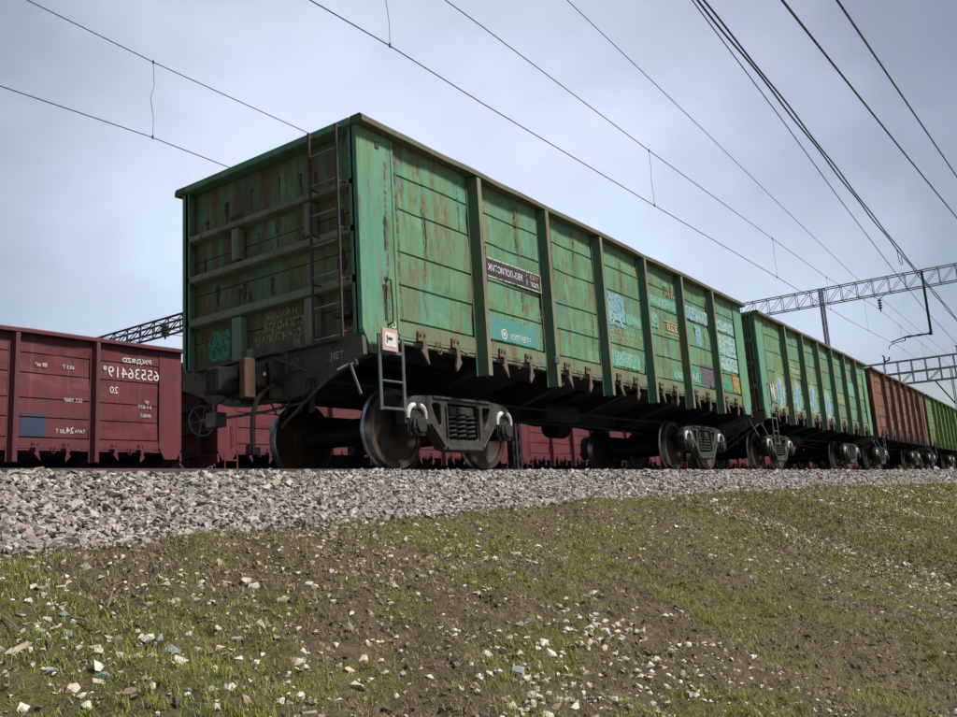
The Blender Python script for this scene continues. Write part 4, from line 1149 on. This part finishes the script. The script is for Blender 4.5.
# red wagon lettering (right-hand panels of the first red wagon)
rw = reds[0]
C0 = Vector((CX, CY, CZ))
def on_red(px, py):
    d = fw+r2*((px-478.5)/FPX)-u2*((py-358.5)/FPX)
    t = (RY-C0.y)/d.y; p = C0+d*t
    return p.x-(RX), p.z-RZ
def rtext(s, xl, yt, yb, xr, mirrored=True, bold=.012, mat=WHITE):
    (xa, za), (_, zb), (xb, _z) = on_red(xl, yt), on_red(xl, yb), on_red(xr, yt)
    text(rw, s, xa, xb, min(za, zb), max(za, zb), mat, bold=bold, mirrored=mirrored)
rtext('РЖД/RZD', 122.3, 357.2, 363.0, 151)
rtext('65536419', 108, 366.0, 376.6, 158.6, bold=.0)
rtext('8', 103.3, 365.6, 369.8, 106.5)
rtext('20', 109.8, 386.3, 393, 118, bold=.0)
rtext('5Р', 144.8, 400.8, 404, 148.6, bold=0); rtext('8 А.3ЕЛТ', 137.5, 405, 408.2, 151, bold=0); rtext('ИНВЕТ', 140, 414.0, 417.0, 150.5, bold=0)
rtext('88 м³', 35.5, 362.0, 366.0, 47, bold=0); rtext('69,5 Т', 62.5, 364.8, 369.0, 74, bold=0)
rtext('ОСТ. ХМАР', 64, 397.8, 401.6, 82, bold=0)
rtext('ТАРА', 74.5, 429.6, 433, 85, bold=0); rtext('24,', 64.5, 427.3, 434, 73.5, bold=.0); rtext('50 Т', 55.5, 429, 433, 64, bold=0)
(xa, za), (xb, zb) = on_red(20, 436), on_red(46, 414)
patch(rw, xa, xb, za, zb, NAVY, 'paint_patch', y=-.007, rag=.0)

# ------------------------------------------------------------------ overhead line
def ray(px, py): return fw+r2*((px-478.5)/FPX)-u2*((py-358.5)/FPX)
def atY(px, py, Y):
    d = ray(px, py); t = (Y-CY)/d.y; return C0+d*t
def atX(px, py, X):
    d = ray(px, py); t = (X-CX)/d.x; return C0+d*t

def gantry(X, y0, y1, z0, h, step, mat, label, masts, drops=(), upper=0.0, wd=0.45, b=0.047, ph=0.0):
    g_ = empty('overhead_gantry', (X, y0, -0.4)); meta(g_, label, 'gantry', 'steel gantries carrying the overhead wires')
    o_ = Vector((X, y0, -0.4))
    def bld(m, nm, mt=None):
        m.v = [(v[0]-o_.x, v[1]-o_.y, v[2]-o_.z) for v in m.v]; return m.build(nm, mt or mat, g_)
    for zz in ((z0, z0+h, z0+h+upper) if upper else (z0, z0+h)):
        for dx in (-wd/2, wd/2):
            m = MB(); m.bar((X+dx, y0, zz), (X+dx, y1, zz), b if zz <= z0+h else b*.7); bld(m, 'truss_chord')
    m = MB(); k = int((y1-y0)/step)
    for i in range(k+1):
        y = y0+ph+i*step
        if y > y1: break
        for dx in (-wd/2+.012, wd/2-.012):
            m.bar((X+dx, y, z0), (X+dx, y, z0+h+upper), b*.6)
            if y+step <= y1 and (not upper or i % 2 == 0): m.bar((X+dx*.97, y+step, z0), (X+dx*.97, y, z0+h), b*.45)
        m.bar((X-wd/2, y, z0+.03), (X+wd/2, y, z0+.03), b*.4); m.bar((X-wd/2, y, z0+h-.03), (X+wd/2, y, z0+h-.03), b*.4)
    bld(m, 'truss_lattice')
    for y, zb in masts:
        m = MB()
        for dx in (-.13, .13):
            m.bar((X+dx, y-.07, zb), (X+dx, y-.07, z0+h+.05), .06); m.bar((X+dx, y+.07, zb), (X+dx, y+.07, z0+h+.05), .06)
        zz = zb+.3
        while zz < z0-.5:
            m.bar((X-.13, y-.07, zz), (X+.13, y-.07, zz+.5), .03); m.bar((X-.13, y+.07, zz+.5), (X+.13, y+.07, zz), .03); zz += .5
        bld(m, 'mast')
    for y, zb, mt in drops:
        m = MB(); m.bar((X, y, zb), (X, y, z0+h), .11); bld(m, 'drop_post', mt)
    return g_, o_

GXR = 40.2
g1, o1 = gantry(GXR, -8.0, 17.5, 9.0, .82, .765, GALV, 'long lattice gantry crossing the sky above the second green wagon', [(-8.0, -2.6), (3.97, -.3), (17.0, -.6)], [(-.9, 6.6, GANTRY_DK)], ph=.24)
# registration arm of the contact wire
m = MB(); m.bar((GXR, -.9, 6.62), (GXR, .30, 6.62), .07); m.bar((GXR, -.95, 6.62), (GXR, -.80, 6.62), .22, .14)
for y in (-.45, -.38, -.31, .02, .08, .14): m.tube([(GXR, y, 6.62), (GXR, y+.03, 6.62)], .07, 8)
m.tube([(GXR, .30, 6.62), (GXR, .95, 6.45)], .03, 6); m.tube([(GXR, .30, 6.62), (GXR, .28, 6.45)], .025, 6)
m.tube([(GXR, .28, 6.45), (GXR, .8, 6.40), (GXR, 1.05, 6.28), (GXR, 1.08, 6.12)], .02, 6)
m.v = [(v[0]-o1.x, v[1]-o1.y, v[2]-o1.z) for v in m.v]; m.build('registration_arm', GANTRY_DK, g1)
m = MB(); m.tube([(GXR, .85, 9.0), (GXR, 1.2, 8.75), (GXR, 1.55, 9.0)], .02, 6)
for k in range(4): m.tube([(GXR, 1.2, 8.72-.13*k), (GXR, 1.2, 8.66-.13*k)], .10, 10)
m.tube([(GXR, 1.2, 8.75), (GXR, 1.2, 8.1)], .03, 6)
m.v = [(v[0]-o1.x, v[1]-o1.y, v[2]-o1.z) for v in m.v]; m.build('insulator', INSUL, g1)
g2, o2 = gantry(18.5, 10.0, 46.0, 9.0, .62, 1.15, GANTRY_DK, 'dark lattice gantry above the red wagon, ending behind the nearest green wagon', [(10.0, -.5), (28.2, -.6), (45.5, -.6)], b=.085, wd=.7)
m = MB()
for k in range(4): m.tube([(18.5, 30.3, 9.35-.14*k), (18.5, 30.3, 9.27-.14*k)], .20, 10)
m.tube([(18.5, 30.3, 9.5), (18.5, 30.3, 8.7)], .05, 6)
m.tube([(18.5, 27.2, 8.95), (18.5, 27.8, 8.65), (18.5, 28.8, 8.6), (18.5, 29.8, 8.85)], .02, 6)
m.v = [(v[0]-o2.x, v[1]-o2.y, v[2]-o2.z) for v in m.v]; m.build('insulator', INSUL, g2)
g3, o3 = gantry(91.0, -14.0, 24.0, 9.5, 1.15, 1.3, GALV, 'farthest gantry with an upper rail, above the brown and yellow-green wagons', [(-14.0, -2.8), (3.3, -.5), (24.0, -.6)], [], upper=1.25, b=.14, wd=.8)
def off3(m):
    m.v = [(v[0]-o3.x, v[1]-o3.y, v[2]-o3.z) for v in m.v]; return m
m = MB(); m.bar((91, 4.9, 9.5), (91, 3.35, 6.9), .13); off3(m).build('brace', GANTRY_DK, g3)
m = MB(); m.bar((91, 6.5, 6.2), (91, -2, 6.2), .08); off3(m).build('cross_bar', GANTRY_DK, g3)
for y in (9.3, 2.45):
    m = MB(); m.tube([(91, y, 11.9), (91, y, 12.5)], .09, 6); m.tube([(91, y, 12.1), (91, y-.45, 12.2), (91, y-.5, 12.55)], .09, 6); m.tube([(91, y-.1, 12.5), (91, y+.15, 12.8)], .08, 6)
    off3(m).build('horn_insulator', GANTRY_DK, g3)

def wire_pts(pix, Y, x0=-45, x1=150, z0=None, z1=None):
    pts = [atY(px, py, Y) for px, py in pix]
    s = (pts[1].z-pts[0].z)/(pts[1].x-pts[0].x)
    a = Vector((x0, Y, z0 if z0 is not None else pts[0].z+s*0.2*(x0-pts[0].x)))
    e = Vector((x1, Y, z1 if z1 is not None else pts[-1].z))
    return [a]+pts+[e]
def dens(pts, st=1.5, amp=0.0, ph=0.0, fr=1.0):
    out_ = []
    for a, b in zip(pts[:-1], pts[1:]):
        k = max(1, int((b-a).length/st))
        for i in range(k):
            p = a.lerp(b, i/k); out_.append(Vector((p.x, p.y+amp*math.sin(p.x*fr+ph), p.z+amp*math.cos(p.x*fr+ph))))
    out_.append(pts[-1]); return out_
def smooth_line(xs, zs, Y, x0=-45, x1=150):
    c = np.polyfit(xs, zs, 2); res = []
    for x in np.linspace(x0, x1, 60):
        xx = min(max(x, min(xs)-3), max(xs)+3); res.append(Vector((x, Y, float(np.polyval(c, xx)))))
    return res
def catline(label, Y, mess, cont, drops, r=.0085):
    root = empty('contact_line', (0, Y, 0)); meta(root, label, 'overhead wire', 'overhead contact lines above the tracks')
    for nm, pts, rr in (('messenger_wire', mess, r), ('contact_wire', cont, r)):
        m = MB(); m.tube([(p.x, 0, p.z) for p in pts], rr, 6); m.build(nm, WIRE_B, root)
    def z_at(pts, x):
        return float(np.interp(x, [p.x for p in pts], [p.z for p in pts]))
    for x in drops:
        za, zb = z_at(mess, x), z_at(cont, x)
        m = MB(); m.tube([(x, 0, za), (x+.03, 0.01, za*.7+zb*.3), (x-.05, 0, za*.5+zb*.5), (x+.02, .01, za*.25+zb*.75), (x, 0, zb)], .0045, 5)
        m.tube([(x, 0, za-.03), (x, 0, za+.03)], .018, 6); m.tube([(x, 0, zb-.02), (x, 0, zb+.04)], .018, 6)
        m.build('dropper', WIRE_B, root)
YA = 1.2
A = wire_pts([(310, 0), (390, 46), (480, 102), (655, 206), (780, 279), (848, 320), (898, 346)], YA, z0=6.1, z1=6.3)
B = wire_pts([(445, 0), (480, 25), (648, 150), (770, 237), (826, 277), (875, 306)], YA, z0=8.2, z1=8.2)
xs_d = [atY(390, 46, YA).x, atY(652, 180, YA).x, atY(775, 258, YA).x, 28.5, 36.0, 46, 54, 62]
catline('contact and messenger wires with droppers directly above the nearest train', YA, B, A, xs_d)
YL = 7.1
LM = wire_pts([(27, 0), (155, 63), (308, 133)], YL, z0=8.6, z1=8.3)
LC = wire_pts([(0, 86), (151, 137), (228, 167)], YL, z0=6.5, z1=6.5)
catline('contact and messenger wires in the left sky, above the track between the trains', YL, LM, LC, [atY(153, 100, YL).x, 10.2, 18.0, 26, 34, 42, 50])
def single(name, label, pts, r, amp=0.0, fr=1.0, ph=0.0, st=1.5, mat=WIRE_M, group=None):
    m = MB(); m.tube(dens(pts, st, amp, ph, fr), r, 6); o = m.build(name, mat); meta(o, label, 'cable', group); return o
Cc = wire_pts([(567, 0), (700, 127), (780, 205), (853, 275)], .5, z0=8.6, z1=8.6)
single('feeder_wire', 'thinnest single wire running between the dropper lines and the dark cable bundle', Cc, .008, mat=WIRE_B)
Dd = wire_pts([(692, 0), (780, 117), (838, 197), (897, 275), (927, 312), (957, 344)], -1.3, z0=8.2, z1=8.8)
single('feeder_wire', 'thin dark wire just left of the twisted cable bundle', Dd, .012)
Ee = wire_pts([(700, 0), (743, 52), (801, 125), (870, 214), (915, 270), (957, 320)], -.85, z0=9.3, z1=9.6)
bun = empty('cable_bundle', (0, -.85, 9)); meta(bun, 'thick bundle of two loosely twisted dark cables at the upper right', 'cable bundle')
for dy, am, ph in ((-.045, .012, 0), (.045, .015, 2.1)):
    m = MB(); m.tube([(p.x, p.y+.85+dy*1.0, p.z-9) for p in dens(Ee, .2, am, ph, 1.1)], .025, 6); m.build('cable', WIRE_M, bun)
m = MB(); q = atY(899, 258, -.85); m.tube([(q.x-.3, 0, q.z-9+.3), (q.x-.1, 0, q.z-9-.1), (q.x+.3, 0, q.z-9-.25), (q.x+.9, 0, q.z-9-.1), (q.x+.7, 0, q.z-9+.2)], .014, 6); m.build('cable_loop', WIRE_M, bun)
Ff = wire_pts([(782, 0), (830, 60.5), (904, 153), (957, 218)], -3.2, z0=7.4, z1=12)
single('power_cable', 'black cable at the upper right, left of the last one', Ff, .022)
Gg = wire_pts([(837, 0), (900, 93), (957, 177)], -3.8, z0=7.0, z1=12)
single('power_cable', 'black cable nearest the top right corner of the photo', Gg, .02)

# added scrub on an added rise, closing off bright sky under the wagons
N = 26000
x = RNG.uniform(-60, 420, N); y = RNG.uniform(52, 66, N)
Ps = np.stack([x, y, 4.6+RNG.random(N)*2.2*fbm(x, y, 0.08, 3, 5)*1.6], 1)
V, F = blades('s', Ps, RNG.uniform(0.6, 1.5, N), RNG.uniform(0.25, 0.6, N), 1.2, None)
sc_ = np_mesh('scrub', V, F, simple('sky_screen_scrub', (0.05, 0.055, 0.03), (0.035, 0.04, 0.022), 2))
meta(sc_, 'added low dark scrub screening off the sky beneath the red wagons', 'scrub', kind='stuff')
